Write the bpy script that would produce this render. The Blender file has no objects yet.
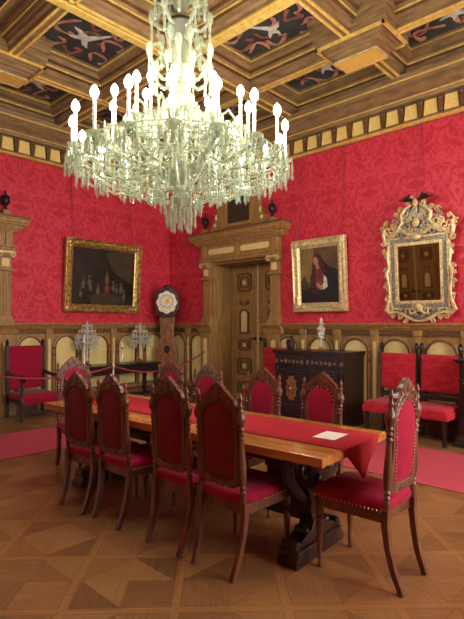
import bpy, bmesh, math, random
from mathutils import Vector, Matrix
random.seed(7)
PI = math.pi
C = bpy.context.scene.collection
XW, YW, XN, YB = 6.9, 8.4, -1.6, -2.2      # right wall, left wall, near wall, back wall
EYE, AZ, FPX = 1.55, math.radians(43.3), 487.0

# ---------------------------------------------------------------- materials
def lin(h):
    h = h.lstrip('#')
    o = []
    for i in (0, 2, 4):
        c = int(h[i:i+2], 16) / 255
        o.append(c/12.92 if c <= .04045 else ((c+.055)/1.055)**2.4)
    return (*o, 1)

def newmat(name):
    m = bpy.data.materials.new(name); m.use_nodes = True
    nt = m.node_tree
    return m, nt, nt.nodes['Principled BSDF']

def N(nt, t, **kw):
    n = nt.nodes.new(t)
    for k, v in kw.items(): setattr(n, k, v)
    return n

def math_node(nt, op, a, b=None, c=None):
    n = N(nt, 'ShaderNodeMath', operation=op)
    for i, v in enumerate((a, b, c)):
        if v is None: continue
        if isinstance(v, (int, float)): n.inputs[i].default_value = v
        else: nt.links.new(v, n.inputs[i])
    return n.outputs[0]

def mixc(nt, f, a, b):
    n = N(nt, 'ShaderNodeMix', data_type='RGBA')
    if isinstance(f, (int, float)): n.inputs[0].default_value = f
    else: nt.links.new(f, n.inputs[0])
    for i, v in ((6, a), (7, b)):
        if isinstance(v, tuple): n.inputs[i].default_value = v
        else: nt.links.new(v, n.inputs[i])
    return n.outputs[2]

def ramp(nt, f, stops):
    r = N(nt, 'ShaderNodeValToRGB')
    e = r.color_ramp.elements
    while len(e) < len(stops): e.new(.5)
    for k, (p, c) in enumerate(stops):
        e[k].position = p; e[k].color = c
    nt.links.new(f, r.inputs[0])
    return r.outputs[0]

def mat(name, c1, c2=None, rough=.5, metal=0, scale=(6, 6, 6), bump=0, spec=.5, detail=4, sheen=0, trans=0, ior=1.45, coat=0):
    m, nt, b = newmat(name)
    b.inputs['Roughness'].default_value = rough
    b.inputs['Metallic'].default_value = metal
    b.inputs['Specular IOR Level'].default_value = spec
    b.inputs['IOR'].default_value = ior
    if sheen:
        b.inputs['Sheen Weight'].default_value = sheen
    if trans: b.inputs['Transmission Weight'].default_value = trans
    if coat: b.inputs['Coat Weight'].default_value = coat; b.inputs['Coat Roughness'].default_value = .15
    if c2 is None:
        b.inputs['Base Color'].default_value = lin(c1)
    else:
        tc = N(nt, 'ShaderNodeTexCoord'); mp = N(nt, 'ShaderNodeMapping')
        mp.inputs['Scale'].default_value = scale
        nt.links.new(tc.outputs['Object'], mp.inputs[0])
        no = N(nt, 'ShaderNodeTexNoise'); no.inputs['Scale'].default_value = 1; no.inputs['Detail'].default_value = detail
        nt.links.new(mp.outputs[0], no.inputs['Vector'])
        col = ramp(nt, no.outputs[0], [(.32, lin(c1)), (.68, lin(c2))])
        nt.links.new(col, b.inputs['Base Color'])
        if bump:
            bp = N(nt, 'ShaderNodeBump'); bp.inputs['Strength'].default_value = bump; bp.inputs['Distance'].default_value = .01
            nt.links.new(no.outputs[0], bp.inputs['Height']); nt.links.new(bp.outputs[0], b.inputs['Normal'])
    return m

M = {}
M['chair_wood'] = mat('chair_wood', '#553222', '#7a4e36', .32, scale=(30, 30, 5), bump=.1, coat=.12)
M['dark_wood'] = mat('dark_wood', '#1d1413', '#33221d', .35, scale=(20, 20, 4), bump=.1, coat=.2)
M['panel_wood'] = mat('panel_wood', '#8a693a', '#ad8a50', .42, scale=(26, 26, 3), bump=.05)
M['panel_dark'] = mat('panel_dark', '#583e24', '#735331', .45, scale=(26, 26, 3))
M['ceil_wood'] = mat('ceil_wood', '#725a3a', '#957850', .38, scale=(5, 5, 20), bump=.04)
M['ceil_dark'] = mat('ceil_dark', '#4f3620', '#6a4a2d', .45, scale=(5, 5, 20))
M['gold'] = mat('gold', '#d6b452', '#f2d67c', .35, metal=.25, scale=(14, 14, 14), bump=.1)
M['gold_flat'] = mat('gold_flat', '#d4b048', '#e4c462', .5, metal=.1, scale=(60, 60, 60))
M['old_gold'] = mat('old_gold', '#7f5f2a', '#d8b56a', .34, metal=.6, scale=(18, 18, 18), bump=.5)
M['gilt'] = mat('gilt', '#b59c5c', '#e8daa8', .36, metal=.3, scale=(30, 30, 30), bump=.4)
M['silver_gilt'] = mat('silver_gilt', '#66665a', '#b8b094', .36, metal=.3, scale=(40, 40, 40), bump=.5)
M['cream'] = mat('cream', '#d8c77e', '#e2d391', .55, scale=(9, 9, 9))
M['pale_block'] = mat('pale_block', '#e6c868', '#f0d984', .5, scale=(30, 30, 30))
M['velvet'] = mat('velvet', '#8e0f30', '#9f1839', .8, scale=(14, 14, 14), sheen=.08, spec=.15)
M['shaded_velvet'] = mat('shaded_velvet', '#6c1524', '#7a1a2a', .6, scale=(14, 14, 14), spec=.3)  # velvet with the shade on the chairs' rear faces put into its colour
M['plush'] = mat('plush', '#a81e2e', '#c23440', .8, scale=(9, 9, 22), bump=.4, sheen=.08, spec=.15)
M['runner'] = mat('runner', '#a4262f', '#ae3038', .8, scale=(60, 60, 60), spec=.15)
M['carpet'] = mat('carpet', '#b84c5a', '#c25a67', .95, scale=(80, 80, 80), spec=.05)
M['brass'] = mat('brass', '#c9a562', None, .25, metal=.9)
M['nail'] = mat('nail', '#d8b7a4', None, .3, metal=.8)
M['steel'] = mat('steel', '#c9c6bd', None, .3, metal=.7)
M['iron'] = mat('iron', '#241c18', '#3a2d26', .45, scale=(20, 20, 20), metal=.4)
M['rope'] = mat('rope', '#8a2c34', '#a3424a', .8, scale=(60, 60, 60))
M['paper'] = mat('paper', '#f3efe6', None, .7)
M['ink'] = mat('ink', '#77706a', None, .8)
M['table_top'] = mat('table_top', '#9c5f28', '#c08440', .22, scale=(22, 1.6, 20), bump=.03, coat=.5)
M['walnut'] = mat('walnut', '#6b4226', '#9a6a3e', .35, scale=(16, 16, 9), coat=.2)
M['inlay'] = mat('inlay', '#5a4230', '#86694a', .4, scale=(26, 26, 26))
M['dial'] = mat('dial', '#cfc6a8', '#ece4c8', .35, metal=.35, scale=(26, 26, 26))
M['candle'] = mat('candle', '#f2f0e4', None, .4)
M['mirror'] = mat('mirror', '#b9ab98', None, .03, metal=1)
M['canvas'] = mat('canvas', '#15130f', '#2c2417', .35, scale=(3, 3, 3))
M['panel_paint'] = mat('panel_paint', '#2a3234', '#424846', .5, scale=(4, 4, 4))
M['salmon'] = mat('salmon', '#96604e', '#c9967e', .55, scale=(12, 12, 12))
M['pale'] = mat('pale', '#b9bda8', '#d8dac8', .55, scale=(12, 12, 12))
M['clay'] = mat('clay', '#7a4436', '#a06a56', .5, scale=(12, 12, 12))
M['plaster'] = mat('plaster', '#6a4b30', '#7a5838', .6)
M['skin'] = mat('skin', '#9a6d4e', '#b08362', .5, scale=(20, 20, 20))
M['p_brown'] = mat('p_brown', '#4a3a20', '#6c5630', .45, scale=(3, 3, 3))
M['p_ochre'] = mat('p_ochre', '#75602f', '#8b7440', .45, scale=(4, 4, 4))
M['p_black'] = mat('p_black', '#120f0d', '#1e1915', .4, scale=(6, 6, 6))
M['p_hair'] = mat('p_hair', '#33190f', '#4a2616', .4, scale=(20, 20, 20))
M['p_red'] = mat('p_red', '#5a2419', '#7a3826', .45, scale=(9, 9, 9))
M['p_white'] = mat('p_white', '#b8b2a2', '#d5d0c2', .5, scale=(20, 20, 20))
M['p_grey'] = mat('p_grey', '#4e4434', '#6d624c', .5, scale=(20, 20, 20))
M['p_dim'] = mat('p_dim', '#332a1d', '#463a28', .5, scale=(7, 7, 7))

def crystal_mat(name, col, alpha):
    m, nt, b = newmat(name)
    out = nt.nodes['Material Output']
    b.inputs['Base Color'].default_value = lin(col)
    b.inputs['Roughness'].default_value = .03
    b.inputs['Specular IOR Level'].default_value = 1
    b.inputs['Subsurface Weight'].default_value = 0
    tr = N(nt, 'ShaderNodeBsdfTransparent'); tr.inputs[0].default_value = (.97, 1, .95, 1)
    tl = N(nt, 'ShaderNodeBsdfTranslucent'); tl.inputs[0].default_value = lin(col)
    m1 = N(nt, 'ShaderNodeMixShader'); m1.inputs[0].default_value = .25
    nt.links.new(b.outputs[0], m1.inputs[1]); nt.links.new(tl.outputs[0], m1.inputs[2])
    m2 = N(nt, 'ShaderNodeMixShader'); m2.inputs[0].default_value = alpha
    nt.links.new(m1.outputs[0], m2.inputs[1]); nt.links.new(tr.outputs[0], m2.inputs[2])
    nt.links.new(m2.outputs[0], out.inputs[0])
    return m
M['crystal'] = crystal_mat('crystal', '#b4bba4', .52)
M['glass_arm'] = crystal_mat('glass_arm', '#969b80', .42)
M['clear_glass'] = crystal_mat('clear_glass', '#e6e8dc', .42)

def emit_mat(name, col, s):
    m, nt, b = newmat(name)
    b.inputs['Base Color'].default_value = (0, 0, 0, 1)
    b.inputs['Emission Color'].default_value = lin(col); b.inputs['Emission Strength'].default_value = s
    return m
M['bulb'] = emit_mat('bulb', '#fff6e2', 9)
M['daylight'] = emit_mat('daylight', '#e6eeff', 6)

def damask():
    m, nt, b = newmat('damask')
    b.inputs['Roughness'].default_value = .55; b.inputs['Specular IOR Level'].default_value = .3
    tc = N(nt, 'ShaderNodeTexCoord'); sp = N(nt, 'ShaderNodeSeparateXYZ')
    nt.links.new(tc.outputs['Object'], sp.inputs[0])
    W, H = .72, 1.16
    def motif(ox, oz, seed):
        sx = math_node(nt, 'ADD', sp.outputs[0], 40*W + ox); sz = math_node(nt, 'ADD', sp.outputs[2], oz + H*4)
        fx = math_node(nt, 'ABSOLUTE', math_node(nt, 'SUBTRACT', math_node(nt, 'MODULO', sx, W), W/2))
        fz = math_node(nt, 'MODULO', sz, H)
        cb = N(nt, 'ShaderNodeCombineXYZ')
        nt.links.new(fx, cb.inputs[0]); nt.links.new(fz, cb.inputs[1]); cb.inputs[2].default_value = seed
        no = N(nt, 'ShaderNodeTexNoise'); no.inputs['Scale'].default_value = 6.6; no.inputs['Detail'].default_value = 2.6
        no.inputs['Distortion'].default_value = 1.1
        nt.links.new(cb.outputs[0], no.inputs['Vector'])
        # keep inside an ogee envelope
        env = math_node(nt, 'ADD', math_node(nt, 'MULTIPLY', fx, 1/(W/2)),
                        math_node(nt, 'ABSOLUTE', math_node(nt, 'MULTIPLY', math_node(nt, 'SUBTRACT', fz, H/2), 2/H)))
        return no.outputs[0], env
    a, e = motif(0, 0, 1.3)
    c, e2 = motif(W/2, H/2, 4.7)
    sel = math_node(nt, 'LESS_THAN', e, 1.0)
    n1 = N(nt, 'ShaderNodeMix', data_type='FLOAT')
    nt.links.new(sel, n1.inputs[0]); nt.links.new(c, n1.inputs[2]); nt.links.new(a, n1.inputs[3])
    line = math_node(nt, 'LESS_THAN', math_node(nt, 'ABSOLUTE', math_node(nt, 'SUBTRACT', e, 1.0)), .06)
    pat = ramp(nt, n1.outputs[0], [(.40, (0, 0, 0, 1)), (.45, (1, 1, 1, 1)), (.53, (1, 1, 1, 1)), (.57, (.1, .1, .1, 1))])
    pat = mixc(nt, math_node(nt, 'MULTIPLY', line, .6), pat, (1, 1, 1, 1))
    col = mixc(nt, pat, lin('#bb2a39'), lin('#cf3d4c'))
    nt.links.new(col, b.inputs['Base Color'])
    rr = N(nt, 'ShaderNodeMapRange'); rr.inputs[3].default_value = .65; rr.inputs[4].default_value = .42
    nt.links.new(pat, rr.inputs[0]); nt.links.new(rr.outputs[0], b.inputs['Roughness'])
    return m
M['damask'] = damask()

def parquet():
    m, nt, b = newmat('parquet')
    tc = N(nt, 'ShaderNodeTexCoord'); mp = N(nt, 'ShaderNodeMapping')
    T = .61
    mp.inputs['Rotation'].default_value = (0, 0, -PI/4)
    nt.links.new(tc.outputs['Object'], mp.inputs[0])
    sp = N(nt, 'ShaderNodeSeparateXYZ'); nt.links.new(mp.outputs[0], sp.inputs[0])
    px = math_node(nt, 'DIVIDE', math_node(nt, 'ADD', sp.outputs[0], 20*T - 2.67 + .03), T)
    py = math_node(nt, 'DIVIDE', math_node(nt, 'ADD', sp.outputs[1], 20*T - .26 + .03), T)
    ix = math_node(nt, 'FLOOR', px); iy = math_node(nt, 'FLOOR', py)
    fx = math_node(nt, 'SUBTRACT', math_node(nt, 'FRACT', px), .5); fy = math_node(nt, 'SUBTRACT', math_node(nt, 'FRACT', py), .5)
    ax = math_node(nt, 'ABSOLUTE', fx); ay = math_node(nt, 'ABSOLUTE', fy)
    strip = math_node(nt, 'GREATER_THAN', math_node(nt, 'MAXIMUM', ax, ay), .455)
    inner = math_node(nt, 'LESS_THAN', math_node(nt, 'ADD', ax, ay), .455)
    horiz = math_node(nt, 'GREATER_THAN', math_node(nt, 'MULTIPLY', fx, fy), 0)                 # which pair of triangles
    checker = math_node(nt, 'MODULO', math_node(nt, 'ADD', ix, iy), 2)
    sgn = math_node(nt, 'ADD', math_node(nt, 'GREATER_THAN', fx, 0), math_node(nt, 'MULTIPLY', inner, 2))
    # random per triangle
    cb = N(nt, 'ShaderNodeCombineXYZ')
    nt.links.new(math_node(nt, 'ADD', ix, math_node(nt, 'MULTIPLY', horiz, .37)), cb.inputs[0])
    nt.links.new(math_node(nt, 'ADD', iy, math_node(nt, 'MULTIPLY', sgn, .61)), cb.inputs[1])
    wn = N(nt, 'ShaderNodeTexWhiteNoise', noise_dimensions='2D'); nt.links.new(cb.outputs[0], wn.inputs['Vector'])
    # grain
    def grain(sx, sy):
        g = N(nt, 'ShaderNodeMapping'); g.inputs['Scale'].default_value = (sx, sy, 1)
        nt.links.new(mp.outputs[0], g.inputs[0])
        n = N(nt, 'ShaderNodeTexNoise'); n.inputs['Scale'].default_value = 1; n.inputs['Detail'].default_value = 3
        nt.links.new(g.outputs[0], n.inputs['Vector']); return n.outputs[0]
    g1 = grain(60, 4); g2 = grain(4, 60)
    gm = N(nt, 'ShaderNodeMix', data_type='FLOAT')
    nt.links.new(horiz, gm.inputs[0]); nt.links.new(g2, gm.inputs[2]); nt.links.new(g1, gm.inputs[3])
    t = math_node(nt, 'ADD', math_node(nt, 'MULTIPLY', wn.outputs[0], .4), math_node(nt, 'MULTIPLY', gm.outputs[0], .7))
    t = math_node(nt, 'ADD', t, math_node(nt, 'MULTIPLY', math_node(nt, 'SUBTRACT', math_node(nt, 'ABSOLUTE', math_node(nt, 'SUBTRACT', inner, checker)), .5), .14))
    col = ramp(nt, t, [(.15, lin('#6a4b2d')), (.5, lin('#88633c')), (.9, lin('#a07848'))])
    scol = ramp(nt, g1, [(.2, lin('#94683a')), (.8, lin('#b5864a'))])
    col = mixc(nt, math_node(nt, 'MULTIPLY', strip, .5), col, scol)
    # joints
    j = math_node(nt, 'LESS_THAN', math_node(nt, 'ABSOLUTE', math_node(nt, 'SUBTRACT', math_node(nt, 'ADD', ax, ay), .455)), .006)
    j2 = math_node(nt, 'LESS_THAN', math_node(nt, 'ABSOLUTE', math_node(nt, 'SUBTRACT', math_node(nt, 'MAXIMUM', ax, ay), .455)), .004)
    col = mixc(nt, math_node(nt, 'MULTIPLY', math_node(nt, 'MAXIMUM', j, j2), .5), col, lin('#4a2d18'))
    nt.links.new(col, b.inputs['Base Color'])
    rg = N(nt, 'ShaderNodeMapRange'); rg.inputs[3].default_value = .28; rg.inputs[4].default_value = .42
    big = N(nt, 'ShaderNodeTexNoise'); big.inputs['Scale'].default_value = 1.4
    nt.links.new(tc.outputs['Object'], big.inputs['Vector'])
    nt.links.new(big.outputs[0], rg.inputs[0]); nt.links.new(rg.outputs[0], b.inputs['Roughness'])
    return m
M['parquet'] = parquet()

# ---------------------------------------------------------------- mesh builder
class MB:
    def __init__(s): s.bm = bmesh.new(); s.X = Matrix()
    def add(s, vs, fs):
        bv = [s.bm.verts.new(s.X @ Vector(v)) for v in vs]
        for f in fs:
            try: s.bm.faces.new([bv[i] for i in f])
            except ValueError: pass
        return s
    def box(s, c, d, rz=0, ry=0, taper=1):
        x, y, z = (k/2 for k in d)
        R = Matrix.Translation(c) @ Matrix.Rotation(rz, 4, 'Z') @ Matrix.Rotation(ry, 4, 'Y')
        vs = []
        for k, zz in ((1, -z), (taper, z)):
            for sx, sy in ((-1, -1), (1, -1), (1, 1), (-1, 1)): vs.append(R @ Vector((sx*x*k, sy*y*k, zz)))
        return s.add(vs, [(0, 3, 2, 1), (4, 5, 6, 7), (0, 1, 5, 4), (1, 2, 6, 5), (2, 3, 7, 6), (3, 0, 4, 7)])
    def bx(s, x0, x1, y0, y1, z0, z1):
        return s.box(((x0+x1)/2, (y0+y1)/2, (z0+z1)/2), (abs(x1-x0), abs(y1-y0), abs(z1-z0)))
    def lathe(s, prof, n=14, at=(0, 0, 0), R=None):
        T = Matrix.Translation(at)
        if R is not None: T = T @ R
        vs, fs = [], []
        for r, z in prof:
            for k in range(n):
                a = 2*PI*k/n; vs.append(T @ Vector((max(r, 1e-4)*math.cos(a), max(r, 1e-4)*math.sin(a), z)))
        for i in range(len(prof)-1):
            for k in range(n):
                a, b2 = i*n+k, i*n+(k+1) % n
                fs.append((a, b2, b2+n, a+n))
        fs.append(tuple(range(n))[::-1]); L = (len(prof)-1)*n; fs.append(tuple(range(L, L+n)))
        return s.add(vs, fs)
    def ball(s, c, r, n=8, m=6):
        if isinstance(r, (int, float)): r = (r, r, r)
        vs, fs = [], []
        for i in range(m+1):
            t = PI*i/m
            for k in range(n):
                a = 2*PI*k/n
                vs.append((c[0]+r[0]*max(math.sin(t), .001)*math.cos(a), c[1]+r[1]*max(math.sin(t), .001)*math.sin(a), c[2]+r[2]*math.cos(t)))
        for i in range(m):
            for k in range(n):
                a, b2 = i*n+k, i*n+(k+1) % n
                fs.append((a, b2, b2+n, a+n))
        return s.add(vs, fs)
    def tube(s, pts, r, n=8, sq=1.0):
        pts = [Vector(p) for p in pts]; L = len(pts)
        rs = r if isinstance(r, (list, tuple)) else [r]*L
        vs, fs = [], []
        up = None
        for i, p in enumerate(pts):
            d = (pts[min(i+1, L-1)] - pts[max(i-1, 0)])
            d = d.normalized() if d.length > 1e-9 else Vector((0, 0, 1))
            if up is None:
                up = Vector((0, 0, 1)) if abs(d.z) < .9 else Vector((0, 1, 0))
            u = (up - d*up.dot(d))
            u = u.normalized() if u.length > 1e-6 else d.orthogonal().normalized()
            up = u; w = d.cross(u)
            for k in range(n):
                a = 2*PI*(k+.5)/n
                vs.append(p + (u*math.cos(a) + w*math.sin(a)*sq)*rs[i])
        for i in range(L-1):
            for k in range(n):
                a, b2 = i*n+k, i*n+(k+1) % n
                fs.append((a, b2, b2+n, a+n))
        fs.append(tuple(range(n))[::-1]); fs.append(tuple(range((L-1)*n, L*n)))
        return s.add(vs, fs)
    def prism(s, outer, y0, y1, holes=()):          # polygon in XZ, extruded along Y
        if not holes:
            n = len(outer)
            vs = [(x, y0, z) for x, z in outer] + [(x, y1, z) for x, z in outer]
            fs = [tuple(range(n)), tuple(range(n, 2*n))[::-1]] + [(i, (i+1) % n, n+(i+1) % n, n+i) for i in range(n)]
            return s.add(vs, fs)
        t = bmesh.new(); es = []
        for lp in [outer, *holes]:
            vv = [t.verts.new((x, y0, z)) for x, z in lp]
            es += [t.edges.new((vv[i], vv[(i+1) % len(vv)])) for i in range(len(vv))]
        bmesh.ops.triangle_fill(t, use_beauty=True, use_dissolve=False, edges=es)
        g = bmesh.ops.extrude_face_region(t, geom=t.faces[:])
        bmesh.ops.translate(t, verts=[v for v in g['geom'] if isinstance(v, bmesh.types.BMVert)], vec=(0, y1-y0, 0))
        # keep the base cap: extrude_face_region moves it, so rebuild it
        t.verts.ensure_lookup_table(); t.verts.index_update()
        vs = [v.co.copy() for v in t.verts]; fs = [tuple(v.index for v in f.verts) for f in t.faces]
        caps = []
        for f in t.faces:
            if all(abs(v.co.y-y1) < 1e-6 for v in f.verts): caps.append([(v.co.x, v.co.z) for v in f.verts])
        t.free()
        s.add(vs, fs)
        have = any(all(abs(vs[i].y-y0) < 1e-6 for i in f) for f in fs)
        if not have:
            for c in caps: s.add([(x, y0, z) for x, z in c], [tuple(range(len(c)))])
        return s
    def sweep(s, prof, x0, x1):                      # (y,z) profile along X
        n = len(prof)
        vs = [(x0, y, z) for y, z in prof] + [(x1, y, z) for y, z in prof]
        fs = [tuple(range(n)), tuple(range(n, 2*n))[::-1]] + [(i, (i+1) % n, n+(i+1) % n, n+i) for i in range(n)]
        return s.add(vs, fs)
    def shear(s, k, z0):
        for v in s.bm.verts: v.co.y -= max(0, v.co.z-z0)*k
        return s
    def build(s, name, m, parent=None, smooth=35, bevel=0, kind=None, merge=True):
        if merge: bmesh.ops.remove_doubles(s.bm, verts=s.bm.verts[:], dist=1e-5)
        bmesh.ops.recalc_face_normals(s.bm, faces=s.bm.faces[:])
        me = bpy.data.meshes.new(name); s.bm.to_mesh(me); s.bm.free()
        me.materials.append(M[m] if isinstance(m, str) else m)
        if smooth:
            me.shade_smooth(); me.set_sharp_from_angle(angle=math.radians(smooth))
        o = bpy.data.objects.new(name, me); C.objects.link(o)
        if parent: o.parent = parent
        if bevel:
            b = o.modifiers.new('bevel', 'BEVEL'); b.width = bevel; b.segments = 2; b.limit_method = 'ANGLE'
        if kind: o['kind'] = kind
        return o

def tag(o, label, cat, group=None):
    o['label'] = label; o['category'] = cat
    if group: o['group'] = group
    return o
def thing(name, label, cat, loc=(0, 0, 0), rz=0, group=None):
    o = bpy.data.objects.new(name, None); C.objects.link(o); o.empty_display_size = .1
    o.location = loc; o.rotation_euler = (0, 0, rz)
    return tag(o, label, cat, group)
def struct(name, loc=(0, 0, 0), rz=0):
    o = bpy.data.objects.new(name, None); C.objects.link(o)
    o.location = loc; o.rotation_euler = (0, 0, rz); o['kind'] = 'structure'
    return o
def dup(root, loc, rz, label, scale=(1, 1, 1)):
    def cp(o, par):
        c = o.copy(); C.objects.link(c)
        if par: c.parent = par
        for ch in o.children: cp(ch, c)
        return c
    r = cp(root, None); r.location = loc; r.rotation_euler = (0, 0, rz); r['label'] = label; r.scale = scale
    return r
def arc(cx, cz, r, a0, a1, n=10):
    return [(cx+r*math.cos(a0+(a1-a0)*k/n), cz+r*math.sin(a0+(a1-a0)*k/n)) for k in range(n+1)]
def archpoly(hw, z0, zs, cx=0, n=12, rz=None):
    rz = rz or hw
    return [(cx-hw, z0), (cx+hw, z0)] + [(cx+hw*math.cos(PI*k/n), zs+rz*math.sin(PI*k/n)) for k in range(n+1)]
def spiral(c, r0, a0, turns, r1=.15, n=22, y=0, flat=0):
    out = []
    for k in range(n+1):
        t = k/n; a = a0+turns*2*PI*t; r = r0*(1-(1-r1)*t)
        out.append((c[0]+r*math.cos(a), y+flat*t, c[1]+r*math.sin(a)))
    return out
def fr(z): return z

# ================================================================ SETTING
R90, R180 = PI/2, PI
o = MB().bx(XN-.3, XW+1.2, YB-.3, YW+1.2, -.1, 0).build('floor', 'parquet', smooth=0); o['kind'] = 'structure'

PORT_R, PORT_L = 6.28, 2.45        # portal centres along the walls
OW, OH, REC = .76, 2.75, .6        # half opening, opening height, recess

def wall(name, loc, rz, a, b, hole=None):
    m = MB()
    if hole:
        m.bx(a, hole-OW, -REC-.1, 0, 0, 5.5); m.bx(hole+OW, b, -REC-.1, 0, 0, 5.5); m.bx(hole-OW, hole+OW, -REC-.1, 0, OH, 5.5)
    else: m.bx(a, b, -.3, 0, 0, 5.5)
    w = m.build(name, 'damask', smooth=0); w.location = loc; w.rotation_euler = (0, 0, rz); w['kind'] = 'structure'
    return w
wall('wall_right', (XW, 0, 0), R90, YB, YW+.7, PORT_R)
wall('wall_left', (0, YW, 0), R180, -XW-.7, -XN, -PORT_L)
NW0, NW1 = 7.25, 8.1  # unseen near-wall window, a guess added to light the armchair's side
m = MB(); m.bx(-YW, -NW1, -.3, 0, 0, 5.5); m.bx(-NW0, -YB, -.3, 0, 0, 5.5); m.bx(-NW1, -NW0, -.3, 0, 0, .4); m.bx(-NW1, -NW0, -.3, 0, 3.4, 5.5)
w = m.build('wall_near', 'damask', smooth=0); w.location = (XN, 0, 0); w.rotation_euler = (0, 0, -R90); w['kind'] = 'structure'
# back wall with three window openings
WIN = [(2.6, 4.1), (4.8, 6.3)]
m = MB(); WZ0, WZ1 = .75, 3.9
xs = [XN] + [v for w in WIN for v in w] + [XW]
for k in range(0, len(xs), 2): m.bx(xs[k], xs[k+1], -.4, 0, 0, 5.5)
for a, b in WIN: m.bx(a, b, -.4, 0, 0, WZ0); m.bx(a, b, -.4, 0, WZ1, 5.5)
w = m.build('wall_back', 'damask', smooth=0); w.location = (0, YB, 0); w['kind'] = 'structure'
for k, (a, b) in enumerate(WIN+[(NW0, NW1)]):
    hw, H = (b-a)/2, WZ1-WZ0
    r = struct('window_%d' % (k+1), ((a+b)/2, YB, WZ0))
    if k == len(WIN): r.location = (XN, (a+b)/2, .4); r.rotation_euler = (0, 0, -R90); H = 3.0
    f = MB()
    for sx in (-1, 1): f.bx(sx*hw-.05*sx-.05, sx*hw-.05*sx+.05, -.3, -.2, 0, H)
    f.bx(-hw, hw, -.3, -.2, 0, .09); f.bx(-hw, hw, -.3, -.2, H-.09, H); f.bx(-.04, .04, -.3, -.2, 0, H)
    for z in (.8, 1.6, 2.35): f.bx(-hw, hw, -.29, -.21, z-.025, z+.025)
    f.build('window_frame', 'panel_wood', r)
    MB().bx(-hw, hw, -.32, -.305, 0, H).build('pane', 'daylight', r)
    MB().bx(-hw-.08, hw+.08, -.3, .1, -.06, 0).build('window_sill', 'panel_wood', r)

# ---------------------------------------------------------------- wainscot
CAP = 1.55
def wainscot(name, loc, rz, segs, arches):
    r = struct(name, loc, rz)
    b, c, p, f, s = MB(), MB(), MB(), MB(), MB()
    for a0, a1 in segs:
        b.bx(a0, a1, 0, .03, 0, 1.48)
        c.sweep([(0, 1.44), (.06, 1.44), (.075, 1.465), (.1, 1.475), (.11, 1.5), (.135, 1.51), (.15, 1.535), (.15, CAP), (0, CAP)], a0, a1)
        f.sweep([(.03, 1.36), (.06, 1.36), (.06, 1.375), (.045, 1.385), (.045, 1.43), (.06, 1.44), (.03, 1.44)], a0, a1)
        p.sweep([(.03, 0), (.085, 0), (.085, .16), (.065, .2), (.03, .24)], a0, a1)
    b.build('wainscot_board', 'panel_wood', r, 0); c.build('dado_cap', 'panel_wood', r)
    f.build('frieze_moulding', 'panel_dark', r); p.build('plinth', 'panel_dark', r)
    for x in arches:
        a = MB()
        a.prism(archpoly(.255, .28, 1.1, x), .03, .065, [archpoly(.2, .33, 1.1, x)])
        a.build('arch_moulding', 'panel_wood', r)
        d = MB()
        d.prism(archpoly(.222, .31, 1.1, x), .03, .078, [archpoly(.2, .33, 1.1, x)])
        for sx in (-1, 1):
            for zz in (1.1, .98): d.ball((x+sx*.235, .07, zz), (.022, .022, .03), 6, 4)
        d.build('arch_bead', 'panel_dark', r)
        MB().prism(archpoly(.2, .33, 1.1, x), .03, .038).build('cream_panel', 'cream', r)
    edges = sorted(set([round(x+dx, 3) for x in arches for dx in (-.325, .325)]))
    done = []
    for e in edges:
        if done and abs(done[-1]-e) < .12: continue
        if not any(a0+.04 < e < a1-.04 for a0, a1 in segs): continue
        done.append(e)
        MB().bx(e-.055, e+.055, .03, .07, .24, 1.36).build('pilaster_strip', 'panel_wood', r, 0, .006)
        MB().prism(archpoly(.022, .34, 1.25, e), .07, .074).build('cream_strip', 'cream', r)
        MB().bx(e-.065, e+.065, .03, .085, 1.36, 1.44).build('bracket', 'panel_wood', r, 0, .006)
    return r
ar = [7.42, 8.03] + [5.11-.652*k for k in range(11)]
wainscot('trim_1', (XW, 0, 0), R90, [(YB, PORT_R-OW-.23), (PORT_R+OW+.23, YW)], ar)
al = [-6.41+.665*k for k in range(5)] + [-.9+.66*k for k in range(4)]
wainscot('trim_2', (0, YW, 0), R180, [(-XW, -PORT_L-OW-.23), (-PORT_L+OW+.23, -XN)], al)
wainscot('trim_3', (XN, 0, 0), -R90, [(-5.2, -YB), (-YW, -8.12)], [-4.7+.66*k for k in range(10)])

# ---------------------------------------------------------------- cornice
def cornice(name, loc, rz, a, b, x0, n, detailed=True):
    r = struct(name, loc, rz)
    q = [(0, 4.38), (.05, 4.38), (.06, 4.4), (.09, 4.41), (.09, 4.44), (.05, 4.45), (.05, 4.685), (.12, 4.70), (.13, 4.735), (.16, 4.75),
         (.16, 4.80), (.2, 4.83), (.24, 4.86), (.24, 4.92), (.26, 4.94), (.26, 4.97), (.27, 5.0), (.28, 5.045), (0, 5.045)]
    MB().sweep(q, a, b).build('cornice_moulding', 'ceil_wood', r)
    MB().sweep([(.05, 4.38), (.105, 4.395), (.105, 4.41), (.05, 4.41)], a, b).build('picture_rail', 'gold', r)
    MB().sweep([(.15, 4.735), (.168, 4.74), (.168, 4.752), (.15, 4.752)], a, b).build('gilt_bead', 'gold', r)
    MB().sweep([(.25, 4.952), (.275, 4.952), (.275, 4.977), (.25, 4.977)], a, b).build('gilt_bead', 'gold', r)
    if not detailed: return r
    for k in range(n):
        x = x0+k*.28
        if not (a+.1 < x < b-.1): continue
        MB().prism([(x-.1, 4.46), (x+.1, 4.46), (x+.08, 4.665), (x-.08, 4.665)], .05, .075).build('frieze_block', 'pale_block', r, 0, .004)
        bm_ = MB(); e = x+.14
        bm_.prism([(e-.025, 4.45), (e+.025, 4.45), (e+.04, 4.685), (e-.04, 4.685)], .05, .1)
        bm_.ball((e, .1, 4.64), (.03, .03, .03), 6, 4); bm_.ball((e, .09, 4.5), (.018, .025, .04), 6, 4)
        bm_.build('frieze_bracket', 'panel_dark', r)
    return r
cornice('trim_4', (XW, 0, 0), R90, YB, YW, 2.917-.28*12, 36)
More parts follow.
